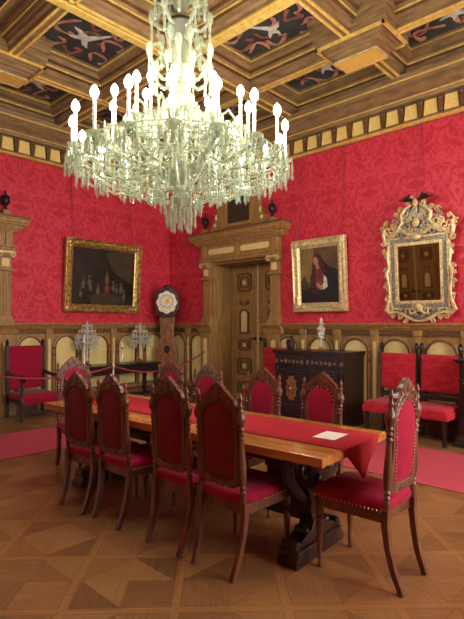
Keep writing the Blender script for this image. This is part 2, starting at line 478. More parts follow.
cornice('trim_5', (0, YW, 0), R180, -XW, -XN, -3.36-.28*12, 29)
cornice('trim_6', (XN, 0, 0), -R90, -YW, -YB, 0, 0, False)
cornice('trim_7', (0, YB, 0), 0, XN, XW, 0, 0, False)

# ---------------------------------------------------------------- ceiling
ce = MB().bx(XN-.2, XW+.2, YB-.2, YW+.2, 5.42, 5.6).build('ceiling', 'ceil_dark', smooth=0); ce['kind'] = 'structure'
ZB = 5.05
def coffer(x0, x1, y0, y1, ins, art=True, seed=0):
    prof = [(-.01, ZB+.045), (.0, ZB+.05), (.04, ZB+.065), (.05, ZB+.12), (.10, ZB+.14), (.12, ZB+.19), (.17, ZB+.21), (.19, ZB+.27), (ins-.02, ZB+.285), (ins, ZB+.30), (ins, ZB+.36)]
    k = ins/.27
    prof = [(min(i*k if i < ins-.021 else i, ins), z) for i, z in prof]
    vs, fs = [], []
    for i, z in prof:
        vs += [(x0+i, y0+i, z), (x1-i, y0+i, z), (x1-i, y1-i, z), (x0+i, y1-i, z)]
    for a in range(len(prof)-1):
        for e in range(4):
            fs.append((a*4+e, a*4+(e+1) % 4, a*4+4+(e+1) % 4, a*4+4+e))
    MB().add(vs, fs).build('coffer_moulding', 'ceil_wood', ce, 20)
    def ring(i, w, z, h, nm, mm='gold'):
        g = MB()
        g.bx(x0+i, x1-i, y0+i, y0+i+w, z, z+h); g.bx(x0+i, x1-i, y1-i-w, y1-i, z, z+h)
        g.bx(x0+i, x0+i+w, y0+i, y1-i, z, z+h); g.bx(x1-i-w, x1-i, y0+i, y1-i, z, z+h)
        g.build(nm, mm, ce, 0)
    ring(ins-.03, .03, ZB+.285, .025, 'gilt_fillet'); ring(.10*k, .018, ZB+.14, .02, 'gilt_fillet'); ring(.055*k, .05*k, ZB+.125, .02, 'dark_fillet', 'ceil_dark'); ring(.125*k, .05*k, ZB+.195, .02, 'dark_fillet', 'ceil_dark')
    if not art: return
    px0, px1, py0, py1 = x0+ins, x1-ins, y0+ins, y1-ins
    pn = MB().bx(px0, px1, py0, py1, ZB+.335, ZB+.36).build('painted_panel', 'panel_paint', ce, 0)
    rnd = random.Random(seed)
    w, h = px1-px0, py1-py0
    zz = ZB+.331
    # ribbons: wavy flat bands
    for q in range(9):
        rb = MB()
        cx, cy = px0+w*(.2+.3*(q % 3)), py0+h*(.18+.32*(q//3)); a0 = rnd.uniform(0, 6.28)
        pts = []
        for t in range(19):
            u = t/18; a = a0+u*5.2
            rr = (.04+.13*u)*min(1, h/1.0)
            pts.append((cx+rr*math.cos(a)+.05*math.sin(9*u), cy+rr*math.sin(a)*1.15+.16*(u-.5)*math.sin(a0*3), zz-.002-.0012*q))
        L = []
        for t, p in enumerate(pts):
            d = Vector(pts[min(t+1, 18)])-Vector(pts[max(t-1, 0)]); d.normalize(); n_ = Vector((-d.y, d.x, 0))
            ww = .008+.022*abs(math.sin(t*.55+q))
            for sg in (-1, 1):
                v = Vector(p)+n_*ww*sg
                v.x = min(max(v.x, px0+.01), px1-.01); v.y = min(max(v.y, py0+.01), py1-.01)
                L.append(v)
        top = [v+Vector((0, 0, .006)) for v in L]
        fs = []
        K = len(L)
        for t in range(18):
            i = 2*t; fs += [(i, i+1, i+3, i+2), (K+i, K+i+2, K+i+3, K+i+1), (i, i+2, K+i+2, K+i), (i+1, K+i+1, K+i+3, i+3)]
        rb.add(L+top, fs); rb.build('painted_ribbon', ('salmon', 'clay', 'salmon')[q % 3], pn, 0)
    # pale bird with outspread wings
    bd = MB(); cx, cy = (px0+px1)/2, (py0+py1)/2; a = rnd.choice((.3, -.4, 2.5))
    def P2(x, y): return (cx+(x*math.cos(a)-y*math.sin(a))*min(w, h)*.5, cy+(x*math.sin(a)+y*math.cos(a))*min(w, h)*.5)
    poly = [(-.62, .18), (-.2, .1), (.0, .06), (.14, .32), (.3, .46), (.2, .16), (.32, .06), (.5, .07), (.36, -.03), (.2, -.06), (.22, -.3), (.1, -.5), (.04, -.14), (-.2, -.02)]
    pp = [P2(*q) for q in poly]; n_ = len(pp)
    bd.add([(x, y, zz-.016) for x, y in pp]+[(x, y, zz+.004) for x, y in pp], [tuple(range(n_)), tuple(range(n_, 2*n_))]+[(i, (i+1) % n_, n_+(i+1) % n_, n_+i) for i in range(n_)])
    bd.build('painted_bird', 'pale', pn, 0)

GX = [(XN+.3, 1.05), (1.15, 2.59), (2.71, 4.17), (4.33, 5.56), (5.66, 6.78)]
GY = [(YB+.3, 1.1), (1.22, 2.99), (3.11, 4.88), (5.06, 6.72), (6.84, 8.27)]
sd = 0
for i, (x0, x1) in enumerate(GX):
    for j, (y0, y1) in enumerate(GY):
        sd += 1
        vis = not (i == 0 or j == 0 or (i == 1 and j == 1))
        coffer(x0, x1, y0, y1, (.17 if (i == 4 or j == 4) else .24), vis, sd)
def beam(x0, x1, y0, y1, gold):
    gold = False
    MB().bx(x0, x1, y0, y1, ZB, 5.42).build('ceiling_beam', 'ceil_wood', ce, 0)
    t = .022; g = MB()
    if gold:
        g.bx(x0, x1, y0, y1, ZB-t, ZB)
    else:
        if x1-x0 < y1-y0:
            g.bx(x0, x0+.03, y0, y1, ZB-t, ZB); g.bx(x1-.03, x1, y0, y1, ZB-t, ZB)
        else:
            g.bx(x0, x1, y0, y0+.03, ZB-t, ZB); g.bx(x0, x1, y1-.03, y1, ZB-t, ZB)
    g.build('gilt_band', 'gold', ce, 0)
xb = [GX[0][0]-.4] + [v for p in GX for v in p][1:-1] + [6.78]
for k in range(4): beam(GX[k][1], GX[k+1][0], YB, 8.27, k in (1, 3))
for k in range(4): beam(XN, 6.78, GY[k][1], GY[k+1][0], k in (1, 3))
# wide gilt bands of the central field
MB().bx(4.205, 4.295, YB, 5.0, ZB-.045, ZB-.02).build('gilt_band', 'gold', ce, 0)
MB().bx(XN, 4.295, 4.925, 5.015, ZB-.045, ZB-.02).build('gilt_band', 'gold', ce, 0)
# perimeter strip
MB().bx(6.78, XW, YB, YW, ZB, 5.42).bx(XN, XW, 8.27, YW, ZB, 5.42).bx(XN, XN+.3, YB, YW, ZB, 5.42).bx(XN, XW, YB, YB+.3, ZB, 5.42).build('perimeter_beam', 'ceil_wood', ce, 0)
def boss(cx, cy, lx, ly):
    bs = MB()
    def bxx(dx, dy, z0, z1): bs.bx(cx-dx, cx+dx, cy-dy, cy+dy, z0, z1)
    bxx(lx+.07, ly+.07, ZB+.26, ZB+.36); bxx(lx+.045, ly+.045, ZB+.16, ZB+.26); bxx(lx+.02, ly+.02, ZB+.05, ZB+.16); bxx(lx, ly, ZB-.03, ZB+.05)
    bxx(lx-.08, ly-.08, ZB-.07, ZB); bxx(lx-.105, ly-.11, ZB-.12, ZB); bxx(lx-.15, ly-.15, ZB-.15, ZB); bxx(lx-.17, ly-.18, ZB-.19, ZB)
    b = bs.build('ceiling_boss', 'ceil_wood', ce, 0, .008)
    g = MB()
    w = .035
    for dx0, dx1, dy0, dy1 in ((-lx, lx, -ly, -ly+w), (-lx, lx, ly-w, ly), (-lx, -lx+w, -ly, ly), (lx-w, lx, -ly, ly)):
        g.bx(cx+dx0, cx+dx1, cy+dy0, cy+dy1, ZB-.05, ZB-.02)
    g.build('gilt_frame', 'gold', b, 0)
    ex, ey = lx-.19, ly-.2
    MB().bx(cx-ex, cx+ex, cy-ey, cy+ey, ZB-.205, ZB-.185).build('boss_panel', 'gold_flat', b, 0)
    g = MB()
    for dx0, dx1, dy0, dy1 in ((-ex-.02, ex+.02, -ey-.02, -ey), (-ex-.02, ex+.02, ey, ey+.02), (-ex-.02, -ex, -ey, ey), (ex, ex+.02, -ey, ey)):
        g.bx(cx+dx0, cx+dx1, cy+dy0, cy+dy1, ZB-.21, ZB-.185)
    g.build('gilt_fillet', 'gilt', b, 0)
boss(5.57, 3.02, .33, .47); boss(2.62, 6.72, .47, .33)

# ---------------------------------------------------------------- portals and doors
def capital(mb, x, y, z):
    for sx in (-1, 1):
        mb.tube(spiral((x+sx*.1, z+.03), .05, PI/2, sx*-1.4, .2, 16, y), .014, 6)
    mb.bx(x-.13, x+.13, y-.05, y+.02, z+.055, z+.085)
def portal(name, loc, rz, fluted):
    r = struct(name, loc, rz)
    rv = MB()
    for sx in (-1, 1):
        rv.bx(sx*OW, sx*(OW-.03), -REC, 0, 0, OH)
        for z0, z1 in ((.3, 1.2), (1.4, 2.5)):
            rv.bx(sx*(OW-.03), sx*(OW-.045), -REC+.12, -.12, z0, z1)
    rv.bx(-OW, OW, -REC, 0, OH-.03, OH); rv.build('reveal', 'panel_wood', r, 0, .005)
    for sx in (-1, 1):
        c = sx*(OW+.115)
        p = MB().bx(c-.14, c+.14, 0, .1, 0, 1.36)
        p.bx(c-.155, c+.155, 0, .13, 0, .24)
        p.sweep([(0, 1.36), (.12, 1.36), (.14, 1.44), (.17, 1.48), (.2, 1.51), (.2, CAP), (0, CAP)], c-.2, c+.2)
        p.build('pedestal', 'panel_wood', r, 0, .006)
        MB().prism(archpoly(.05, .35, 1.2, c), .1, .106).build('cream_strip', 'cream', r)
        q = MB()
        q.bx(c-.13, c+.13, 0, .11, CAP, CAP+.06); q.bx(c-.115, c+.115, 0, .09, CAP+.06, CAP+.12)
        q.bx(c-.1, c+.1, 0, .06, CAP+.12, 2.42)
        if fluted:
            for k in range(4): q.bx(c-.085+.05*k, c-.065+.05*k, .06, .072, CAP+.18, 2.38)
        q.bx(c-.15, c+.15, 0, .11, 2.42, 2.445); q.bx(c-.135, c+.135, 0, .09, 2.445, 2.47)
        q.bx(c-.105, c+.105, 0, .07, 2.47, 2.66)
        q.bx(c-.14, c+.14, 0, .1, 2.66, 2.69); q.bx(c-.16, c+.16, 0, .13, 2.69, 2.75)
        q.build('pilaster', 'panel_wood', r, 0, .006)
        MB().prism([(c-.06, 2.5), (c+.06, 2.5), (c+.06, 2.63), (c-.06, 2.63)], .07, .08).build('cream_inset', 'cream', r)
        k_ = MB(); capital(k_, c, .12, 2.67); k_.build('ionic_capital', 'gilt', r)
    e = MB()
    X = OW+.26
    e.sweep([(0, OH), (.1, OH), (.12, OH+.03), (.12, OH+.06), (.14, OH+.075), (.14, OH+.1), (0, OH+.1)], -X, X)
    e.bx(-X+.03, X-.03, 0, .09, OH+.1, OH+.33)
    e.build('frieze', 'panel_wood', r, 0, .005)
    for sx in (-1, 1):
        cx = sx*.43
        pl = [(cx-.3, OH+.16), (cx+.3, OH+.16)] + arc(cx+.3, OH+.215, .055, -PI/2, PI/2, 6)[1:] + arc(cx-.3, OH+.215, .055, PI/2, 3*PI/2, 6)
        MB().prism(pl, .09, .1).build('cream_cartouche', 'cream', r, 0)
    for cx in (-X+.1, 0, X-.1): MB().bx(cx-.06, cx+.06, .09, .12, OH+.1, OH+.33).build('bracket', 'panel_wood', r, 0, .006)
    c = MB()
    steps = [(.12, .33, .36), (.15, .36, .385), (.18, .385, .42), (.2, .42, .44), (.24, .44, .475), (.26, .475, .53), (.28, .53, .55)]
    for d, z0, z1 in steps: c.bx(-X-d+.08, X+d-.08, 0, d, OH+z0, OH+z1)
    c.build('door_cornice', 'panel_wood', r, 0, .005)
    MB().bx(-X-.21, X+.21, 0, .29, OH+.55, OH+.58).build('cornice_top', 'panel_dark', r, 0, .004)
    # attic with a small framed picture
    Z = OH+.58
    a = MB()
    a.bx(-.6, .6, 0, .12, Z, Z+.06)
    for sx in (-1, 1):
        a.bx(sx*.37, sx*.5, 0, .1, Z+.06, Z+.75)
        a.prism([(sx*.5, Z+.06), (sx*.72, Z+.06), (sx*.7, Z+.16), (sx*.62, Z+.22), (sx*.6, Z+.32), (sx*.56, Z+.38), (sx*.54, Z+.5), (sx*.5, Z+.54)], 0, .09)
    a.bx(-.58, .58, 0, .14, Z+.75, Z+.81); a.bx(-.62, .62, 0, .17, Z+.81, Z+.86)
    a.prism([(-.58, Z+.86), (.58, Z+.86), (0, Z+1.02)], 0, .14)
    a.build('attic', 'panel_wood', r, 0, .005)
    for sx in (-1, 1):
        MB().ball((sx*.57, .095, Z+.3), (.03, .012, .06)).ball((sx*.6, .095, Z+.15), (.04, .012, .04)).build('cream_inset', 'cream', r)
        u = MB(); u.bx(sx*.86-.06, sx*.86+.06, .05, .17, Z, Z+.1)
        u.build('urn_plinth', 'panel_wood', r, 0, .005)
        u = MB().lathe([(.05, .1), (.02, .14), (.025, .17), (.065, .21), (.075, .26), (.06, .3), (.075, .31), (.06, .33), (.02, .35), (.015, .38), (.02, .4), (0, .44)], 12, (sx*.86, .11, Z))
        u.build('urn', 'iron', r)
    pf = MB().prism([(-.36, Z+.08), (.36, Z+.08), (.36, Z+.75), (-.36, Z+.75)], .02, .09, [[(-.3, Z+.14), (.3, Z+.14), (.3, Z+.69), (-.3, Z+.69)]])
    pf.build('picture_frame', 'panel_wood', r, 0)
    MB().bx(-.3, .3, .02, .04, Z+.14, Z+.69).build('dark_picture', 'p_dim', r, 0)
    return r
def door_leafs(name, loc, rz, y):
    r = struct(name, loc, rz)
    for sx in (-1, 1):
        lf = MB().bx(sx*.004, sx*(OW-.03), y-.05, y, 0.01, OH-.03)
        l = lf.build('door_leaf', 'panel_wood', r, 0)
        cx = sx*OW/2*.98
        st = MB()
        for xx in (sx*.04, sx*(OW-.07)): st.bx(xx-.035, xx+.035, y, y+.018, .01, OH-.03)
        for z in (.06, .42, .92, 1.28, 1.86, 2.08, 2.66): st.bx(sx*.075, sx*(OW-.105), y, y+.018, z-.035, z+.035)
        st.build('stile', 'panel_wood', l, 0, .004)
        for z, hh, ww in ((.67, .17, .2), (1.1, .11, .17), (1.97, .05, .14), (2.38, .19, .19), (.24, .11, .2)):
            oc = lambda k: [(cx-ww*k+.05*k, z-hh*k), (cx+ww*k-.05*k, z-hh*k), (cx+ww*k, z-hh*k+.05*k), (cx+ww*k, z+hh*k-.05*k), (cx+ww*k-.05*k, z+hh*k), (cx-ww*k+.05*k, z+hh*k), (cx-ww*k, z+hh*k-.05*k), (cx-ww*k, z-hh*k+.05*k)]
            MB().prism(oc(1), y, y+.022, [oc(.8)]).prism(oc(.62), y, y+.02, [oc(.46)]).build('panel_moulding', 'panel_dark', l, 0)
            if hh > .05: MB().box((cx, y+.012, z), (.08, .024, .08)).build('cream_square', 'cream', l, 0, .005)
        MB().prism(archpoly(.125, 1.33, 1.72, cx, 12, .11), y, y+.03, [archpoly(.09, 1.37, 1.72, cx, 12, .08)]).build('arch_moulding', 'panel_dark', l)
        MB().prism(archpoly(.09, 1.37, 1.72, cx, 12, .08), y, y+.012).build('cream_arch', 'cream', l)
        h = MB().lathe([(.03, 0), (.03, .01), (.012, .015), (.012, .05)], 10, (sx*.07, y+.018, 1.24), Matrix.Rotation(-PI/2, 4, 'X'))
        h.tube([(sx*.07, y+.065, 1.24), (sx*.12, y+.07, 1.245), (sx*.17, y+.065, 1.22)], [.012, .011, .009])
        h.build('door_handle', 'iron', l)
    MB().bx(-.02, .02, y, y+.03, .01, OH-.03).build('cover_strip', 'gilt', r, 0, .004)
    return r
portal('trim_8', (XW, PORT_R, 0), R90, False)
portal('trim_9', (PORT_L, YW, 0), R180, True)
door_leafs('door_1', (XW, PORT_R, 0), R90, -REC+.06)
door_leafs('door_2', (PORT_L, YW, 0), R180, -REC+.06)
# door in the near wall, seen in the mirror
door_leafs('door_3', (XN, 6.3, 0), -R90, .06)
dj = struct('trim_10', (XN, 6.3, 0), -R90)
j = MB()
for sx in (-1, 1): j.bx(sx*(OW-.03), sx*(OW+.25), 0, .16, 0, 2.9)
j.bx(-OW-.25, OW+.25, 0, .16, OH-.03, 3.1); j.bx(-OW-.32, OW+.32, 0, .24, 3.1, 3.2); j.build('door_case', 'panel_wood', dj, 0, .01)

# ================================================================ CARPETS
o = MB().bx(-1.3, 6.0, 5.66, 6.9, .001, .011).build('carpet_runner', 'carpet', smooth=0, bevel=.003)
tag(o, 'pinkish red carpet runner crossing the floor between the table and the left wall', 'carpet', 'carpet path round the table')
o = MB().bx(4.65, 6.0, -1.9, 5.655, .001, .011).build('carpet_runner', 'carpet', smooth=0, bevel=.003)
tag(o, 'pinkish red carpet runner on the floor between the table and the right wall seats', 'carpet', 'carpet path round the table')

# ================================================================ TABLE
TX0, TX1, TY0, TY1 = 2.36, 3.27, 1.52, 4.55
TXC, TYC = (TX0+TX1)/2, (TY0+TY1)/2
TROT = math.radians(3.5); PV = Vector((TX0, TY0, 0)); RT = Matrix.Rotation(TROT, 3, 'Z')
def onto(p): return PV+RT @ (Vector(p)-PV)
tb = thing('dining_table', 'long polished wooden table on dark carved trestles, set round with red chairs', 'table', onto((TXC, TYC, 0)), TROT)
hx, hy = (TX1-TX0)/2, (TY1-TY0)/2
MB().bx(-hx, hx, -hy, hy, .722, .78).build('tabletop', 'table_top', tb, 0, .006)
MB().bx(-hx+.12, hx-.12, -hy+.25, hy-.25, .66, .722).build('apron', 'dark_wood', tb, 0, .006)
for sy in (-1, 1):
    y = sy*(hy-.335)
    lg = MB()
    half = [(.05, .17), (.075, .25), (.10, .30), (.09, .36), (.115, .42), (.17, .47), (.24, .52), (.30, .59), (.32, .66), (.33, .722)]
    lg.prism([(x, z) for x, z in half]+[(-x, z) for x, z in reversed(half)], y-.045, y+.045)
    for sx in (-1, 1):
        for yy in (y-.045, y+.045): lg.tube(spiral((sx*.19, .60), .085, -sx*.4+PI/2, sx*1.35, .2, 20, yy), .017, 6)
        lg.tube([(sx*.33, y, .71), (sx*.36, y, .64), (sx*.33, y, .55), (sx*.24, y, .46), (sx*.13, y, .38)], [.05, .055, .05, .045, .03], 8)
    lg.ball((0, y-.05, .45), (.05, .03, .09)); lg.ball((0, y+.05, .45), (.05, .03, .09))
    for v in lg.bm.verts: v.co.x *= .88
    L = lg.build('leg', 'dark_wood', tb)
    ft = MB()
    ft.prism([(-.40, 0), (.40, 0), (.40, .05), (.37, .07), (.37, .1), (-.37, .1), (-.37, .07), (-.40, .05)], y-.075, y+.075)
    ft.prism([(-.34, .1), (.34, .1), (.33, .13), (.26, .15), (.2, .17), (.12, .175), (.08, .24), (-.08, .24), (-.12, .175), (-.2, .17), (-.26, .15), (-.33, .13)], y-.055, y+.055)
    for sx in (-1, 1):
        ft.lathe([(.035, -.06), (.04, -.03), (.04, .03), (.035, .06)], 10, (sx*.34, y, .125), Matrix.Rotation(PI/2, 4, 'X'))
        ft.ball((sx*.17, y, .185), (.05, .06, .035))
    for v in ft.bm.verts: v.co.x *= .78
    ft.build('foot', 'dark_wood', L, 40, .004)
st = MB().bx(-.035, .035, -hy+.335, hy-.335, .2, .32); st.bx(-.05, .05, -hy+.335, hy-.335, .32, .345)
st.build('stretcher', 'dark_wood', tb, 0, .006)

# runner with pointed ends that hang over the table's ends
rx0, rx1, zt = 2.60, 3.13, .7815
def runner():
    m = MB(); th = .004
    cx = (rx0+rx1)/2
    rows = []
    for sgn, ye in ((-1, TY0), (1, TY1)):
        pass
    ys = [TY0-.006] + [TY0+(TY1-TY0)*k/14 for k in range(15)] + [TY1+.006]
    vs, fs = [], []
    for y in ys:
        z = zt if TY0 <= y <= TY1 else zt-.004
        for k in range(7): vs.append((rx0+(rx1-rx0)*k/6, y, z))
    n = len(ys)
    for i in range(n-1):
        for k in range(6): fs.append((i*7+k, i*7+k+1, i*7+8+k, i*7+7+k))
    for sgn, row, y in ((-1, 0, TY0-.012), (1, (n-1)*7, TY1+.012)):
        prev = list(range(row, row+7))
        for s in range(1, 6):
            t = s/5; cur = []
            for k in range(7):
                x = rx0+(rx1-rx0)*k/6; x = cx+(x-cx)*(1-t*.97)
                vs.append((x, y+sgn*.012*math.sin(k*1.7)*t, zt-.012-.215*t)); cur.append(len(vs)-1)
            for k in range(6): fs.append((prev[k], prev[k+1], cur[k+1], cur[k]))
            prev = cur
    ctr = Vector((cx, (TY0+TY1)/2, zt)); vs = [Vector(v)-ctr for v in vs]
    o = m.add(vs, fs).build('table_runner', 'runner'); o.location = onto(ctr); o.rotation_euler = (0, 0, TROT)
    s = o.modifiers.new('thick', 'SOLIDIFY'); s.thickness = th; s.offset = 1
    return o
tag(runner(), 'red cloth runner laid along the tabletop, its pointed end hanging over', 'table runner')
o = MB().box((2.857, 1.777, .7885), (.215, .16, .0012), rz=.1).build('paper_sheet', 'paper', smooth=0)
tag(o, 'white sheet of paper lying on the red runner near the table end', 'paper')

# ================================================================ DINING CHAIRS (front faces +Y)
LEAN, LZ = .05, .5
def turned_post(x):
    p = [(.021, .44), (.021, .5), (.016, .505), (.024, .52), (.015, .535), (.024, .55), (.016, .565), (.022, .585), (.026, .64), (.0245, .7), (.019, .78), (.016, .83),
         (.024, .845), (.015, .86), (.024, .875), (.015, .89), (.022, .905), (.016, .92), (.03, .945), (.034, .97), (.03, .995), (.018, 1.01), (.013, 1.03), (.02, 1.045),
         (.012, 1.06), (.01, 1.075), (.017, 1.09), (.012, 1.105), (.004, 1.125)]
    return MB().lathe(p, 10, (x, -.225, 0)).shear(LEAN, LZ)
def dining_chair():
    t = thing('dining_chair', '', 'chair', group='red upholstered carved dining chairs')
    # seat
    s = MB()
    lv = [(.0, .435), (.01, .45), (.012, .475), (.0, .497), (-.03, .51), (-.1, .518)]
    vs, fs = [], []
    def rr(off):
        fw, bw, f, b = .212+off, .19+off, .25+off, -.215-off
        return [(-bw, b), (bw, b), (bw+(fw-bw)*.5, 0), (fw, f-.03), (fw-.03, f), (-fw+.03, f), (-fw, f-.03), (-bw-(fw-bw)*.5, 0)]
    for off, z in lv: vs += [(x, y, z) for x, y in rr(off)]
    for i in range(len(lv)-1):
        for k in range(8): fs.append((i*8+k, i*8+(k+1) % 8, i*8+8+(k+1) % 8, i*8+8+k))
    fs.append(tuple(range(8))[::-1]); L = (len(lv)-1)*8; fs.append(tuple(range(L, L+8)))
    s.add(vs, fs).build('seat', 'velvet', t, 60)
    f = MB()
    vs = [(x, y, z) for z in (.375, .435) for x, y in rr(-.003)]
    f.add(vs, [(k, (k+1) % 8, 8+(k+1) % 8, 8+k) for k in range(8)]+[tuple(range(8))[::-1], tuple(range(8, 16))])
    f.build('seat_frame', 'chair_wood', t, 30, .004)
    nl = MB()
    pr = rr(.013)
    for a, b in ((1, 2), (2, 3), (3, 4), (4, 5), (5, 6), (6, 7), (7, 0)):
        A, B = Vector(pr[a]), Vector(pr[b]); n = max(1, int((B-A).length/.024))
        for k in range(n):
            q = A.lerp(B, k/n); nl.ball((q.x, q.y, .447), .006, 5, 3)
    nl.build('nail_trim', 'nail', t, merge=False)
    for sx in (-1, 1):
        g = MB().lathe([(.012, 0), (.017, .015), (.012, .03), (.011, .045), (.018, .06), (.013, .08), (.015, .12), (.02, .19), (.024, .25), (.018, .285), (.026, .3), (.016, .315), (.026, .33), (.026, .385)], 10, (sx*.188, .22, 0))
        g.build('leg', 'chair_wood', t)
        g = MB().tube([(sx*.188, -.225, .46), (sx*.186, -.222, .36), (sx*.18, -.235, .25), (sx*.172, -.262, .13), (sx*.165, -.30, .03), (sx*.163, -.31, .003)],
                      [.028, .027, .025, .024, .022, .022], 4)
        g.build('leg', 'chair_wood', t)
        turned_post(sx*.18).build('back_post', 'chair_wood', t)
    # backrest frame with carved crest
    half = [(.0, .535), (.03, .53), (.05, .545), (.08, .53), (.12, .535), (.166, .56), (.163, .64), (.16, .7), (.16, .9), (.164, .93), (.166, .975), (.16, 1.0), (.165, 1.02), (.156, 1.04), (.144, 1.05),
            (.138, 1.075), (.116, 1.096), (.1, 1.102), (.088, 1.122), (.062, 1.136), (.05, 1.155), (.026, 1.162), (.014, 1.177), (0, 1.18)]
    outer = half + [(-x, z) for x, z in reversed(half[1:-1])]
    inner = [(-.125, .6), (-.075, .582), (.075, .582), (.125, .6)] + [(.134*math.cos(a), .92+.135*math.sin(a)) for a in [PI*k/12 for k in range(13)]]
    b = MB().prism(outer, -.243, -.212, [inner])
    for yy, sg in ((-.244, -1), (-.211, 1)):
        for sx in (-1, 1):
            b.tube(spiral((sx*.125, 1.03), .022, PI/2, sx*1.3, .2, 14, yy), .007, 5)
            b.tube(spiral((sx*.075, 1.095), .022, PI/2, sx*1.3, .2, 14, yy), .007, 5)
            b.tube([(sx*.148, yy, .96), (sx*.14, yy, 1.02), (sx*.1, yy, 1.07), (sx*.045, yy, 1.1), (0, yy, 1.09)], .007, 5)
            b.ball((sx*.03, yy, .56), (.03, .008, .012), 6, 4); b.ball((sx*.1, yy, .56), (.03, .008, .014), 6, 4)
        b.ball((0, yy, 1.125), (.018, .009, .03), 6, 4); b.ball((0, yy, 1.075), (.03, .009, .022), 6, 4)
        b.tube([(x*1.06, yy, z) for x, z in [(.138*math.cos(a), .92+.142*math.sin(a)) for a in [PI*k/12 for k in range(13)]]], .006, 5)
    b.shear(LEAN, LZ).build('back_frame', 'chair_wood', t, 30)
    for sx in (-1, 1):
        MB().bx(sx*.14, sx*.18, -.24, -.215, .95, .985).bx(sx*.14, sx*.18, -.24, -.215, .57, .595).shear(LEAN, LZ).build('back_rail', 'chair_wood', t, 0, .003)
    def pad(sg, y, nm, mt):
        vs, fs = [], []
        cz = .8; K = len(inner)
        for sc, off in ((1.02, 0), (.98, .008), (.85, .017), (.5, .023), (.02, .025)):
            for x, z in inner: vs.append((x*sc, y+sg*off, cz+(z-cz)*sc))
        for i in range(4):
            for k in range(K): fs.append((i*K+k, i*K+(k+1) % K, i*K+K+(k+1) % K, i*K+K+k))
        fs.append(tuple(range(4*K, 5*K)))
        return MB().add(vs, fs).shear(LEAN, LZ).build(nm, mt, t, 60)
    pad(1, -.221, 'backrest', 'velvet'); pad(-1, -.232, 'back_panel', 'shaded_velvet')
    def nails(y):
        n2 = MB()
        for i in range(len(inner)):
            A, B = Vector(inner[i]), Vector(inner[(i+1) % len(inner)]); n = max(1, int((B-A).length/.02))
            for k in range(n):
                q = A.lerp(B, k/n)*1.0; n2.ball((q.x*.97, y, .8+(q.y-.8)*.985), .0062, 5, 3)
        return n2.shear(LEAN, LZ).build('nail_trim', 'nail', t, merge=False)
    nails(-.208)
    return t
ch = dining_chair()
ch.location = (2.42, 2.165, 0); ch.rotation_euler = (0, 0, -R90+.03)
ch['label'] = 'carved chair with its back to us, rightmost of four along the table near side'
dup(ch, (2.405, 2.63, 0), -R90+.02, 'carved chair with its back to us, second from the right along the near side')
dup(ch, (2.37, 3.29, 0), -R90+.02, 'carved chair with its back to us, third from the right along the near side', (1, 1, .98))
dup(ch, (2.335, 3.76, 0), -R90+.06, 'carved chair with its back to us, leftmost of four along the near side', (1, 1, .97))
SF = (1, 1, .965)
dup(ch, (3.24, 2.255, 0), R90, 'red arched chair back facing us across the table, nearest the white paper', SF)
dup(ch, (3.20, 2.85, 0), R90+.04, 'red arched chair back facing us across the table, before the gap between door and chest', SF)
dup(ch, (3.16, 3.54, 0), R90+.05, 'red arched chair back facing us across the table, below the left door jamb', SF)
dup(ch, (3.20, 4.17, 0), R90+.05, 'red arched chair back facing us across the table, below the tall clock', SF)
dup(ch, (2.72, 4.72, 0), R180+.0, 'red arched chair back facing us at the far left end of the table')
hc = dup(ch, (2.83, 1.50, 0), 0.0, 'red upholstered carved chair pulled up to the right end of the table', (1, 1, 1.04))
# this chair shows nails on the rear face and a rear cover without the painted shade
inner = [(-.125, .6), (-.075, .582), (.075, .582), (.125, .6)] + [(.134*math.cos(a), .92+.135*math.sin(a)) for a in [PI*k/12 for k in range(13)]]
n2 = MB()
for i in range(len(inner)):
    A, B = Vector(inner[i]), Vector(inner[(i+1) % len(inner)]); n = max(1, int((B-A).length/.02))
    for k in range(n):
        q = A.lerp(B, k/n); n2.ball((q.x*.97, -.2455, .8+(q.y-.8)*.985), .0065, 5, 3)
n2.shear(LEAN, LZ).build('nail_trim', 'nail', hc, merge=False)
for c_ in hc.children:
    if c_.name.startswith('back_panel'):
        c_.data = c_.data.copy(); c_.data.materials[0] = M['velvet']

# ================================================================ CHANDELIER
CX, CY, ZL = 2.65, 3.08, 2.28
cd = thing('chandelier', 'huge crystal chandelier with rings of lit candle bulbs hanging above the table', 'chandelier', (CX, CY, ZL))
def cpart(mb, name, m, parent=None, **k):
    if parent is None:
        for v in mb.bm.verts: v.co.z -= ZL
    o = mb.build(name, m, parent or cd, **k)
    return o
def pol(r, a, z): return (r*math.cos(a), r*math.sin(a), z)
stem = MB().lathe([(.02, 2.46), (.06, 2.5), (.1, 2.57), (.05, 2.63), (.06, 2.68), (.15, 2.76), (.19, 2.83), (.1, 2.88), (.05, 2.95), (.06, 3.02), (.1, 3.12), (.06, 3.22), (.08, 3.32),
    (.11, 3.4), (.07, 3.46), (.085, 3.5), (.07, 3.54), (.09, 3.58), (.075, 3.63), (.09, 3.67), (.075, 3.72), (.085, 3.78), (.085, 3.84), (.075, 3.87), (.1, 3.93), (.125, 4.0), (.125, 4.02), (.06, 4.04),
    (.045, 4.12), (.07, 4.2), (.05, 4.28), (.03, 4.36), (.05, 4.45), (.02, 4.52)], 18)
cpart(stem, 'stem', 'glass_arm')
cpart(MB().lathe([(.126, 4.0), (.132, 4.005), (.132, 4.025), (.126, 4.03)], 18), 'collar', 'iron')
cpart(MB().lathe([(.012, 4.5), (.012, 4.98), (.06, 5.0), (.1, 5.045)], 10), 'hanging_rod', 'brass')
candle_m = MB().lathe([(.012, 0), (.012, .24), (.009, .245)], 8)
pan_m = MB().lathe([(.012, -.05), (.02, -.03), (.05, -.008), (.062, .006), (.055, .004), (.018, -.01), (.02, .02), (.012, .025)], 12)
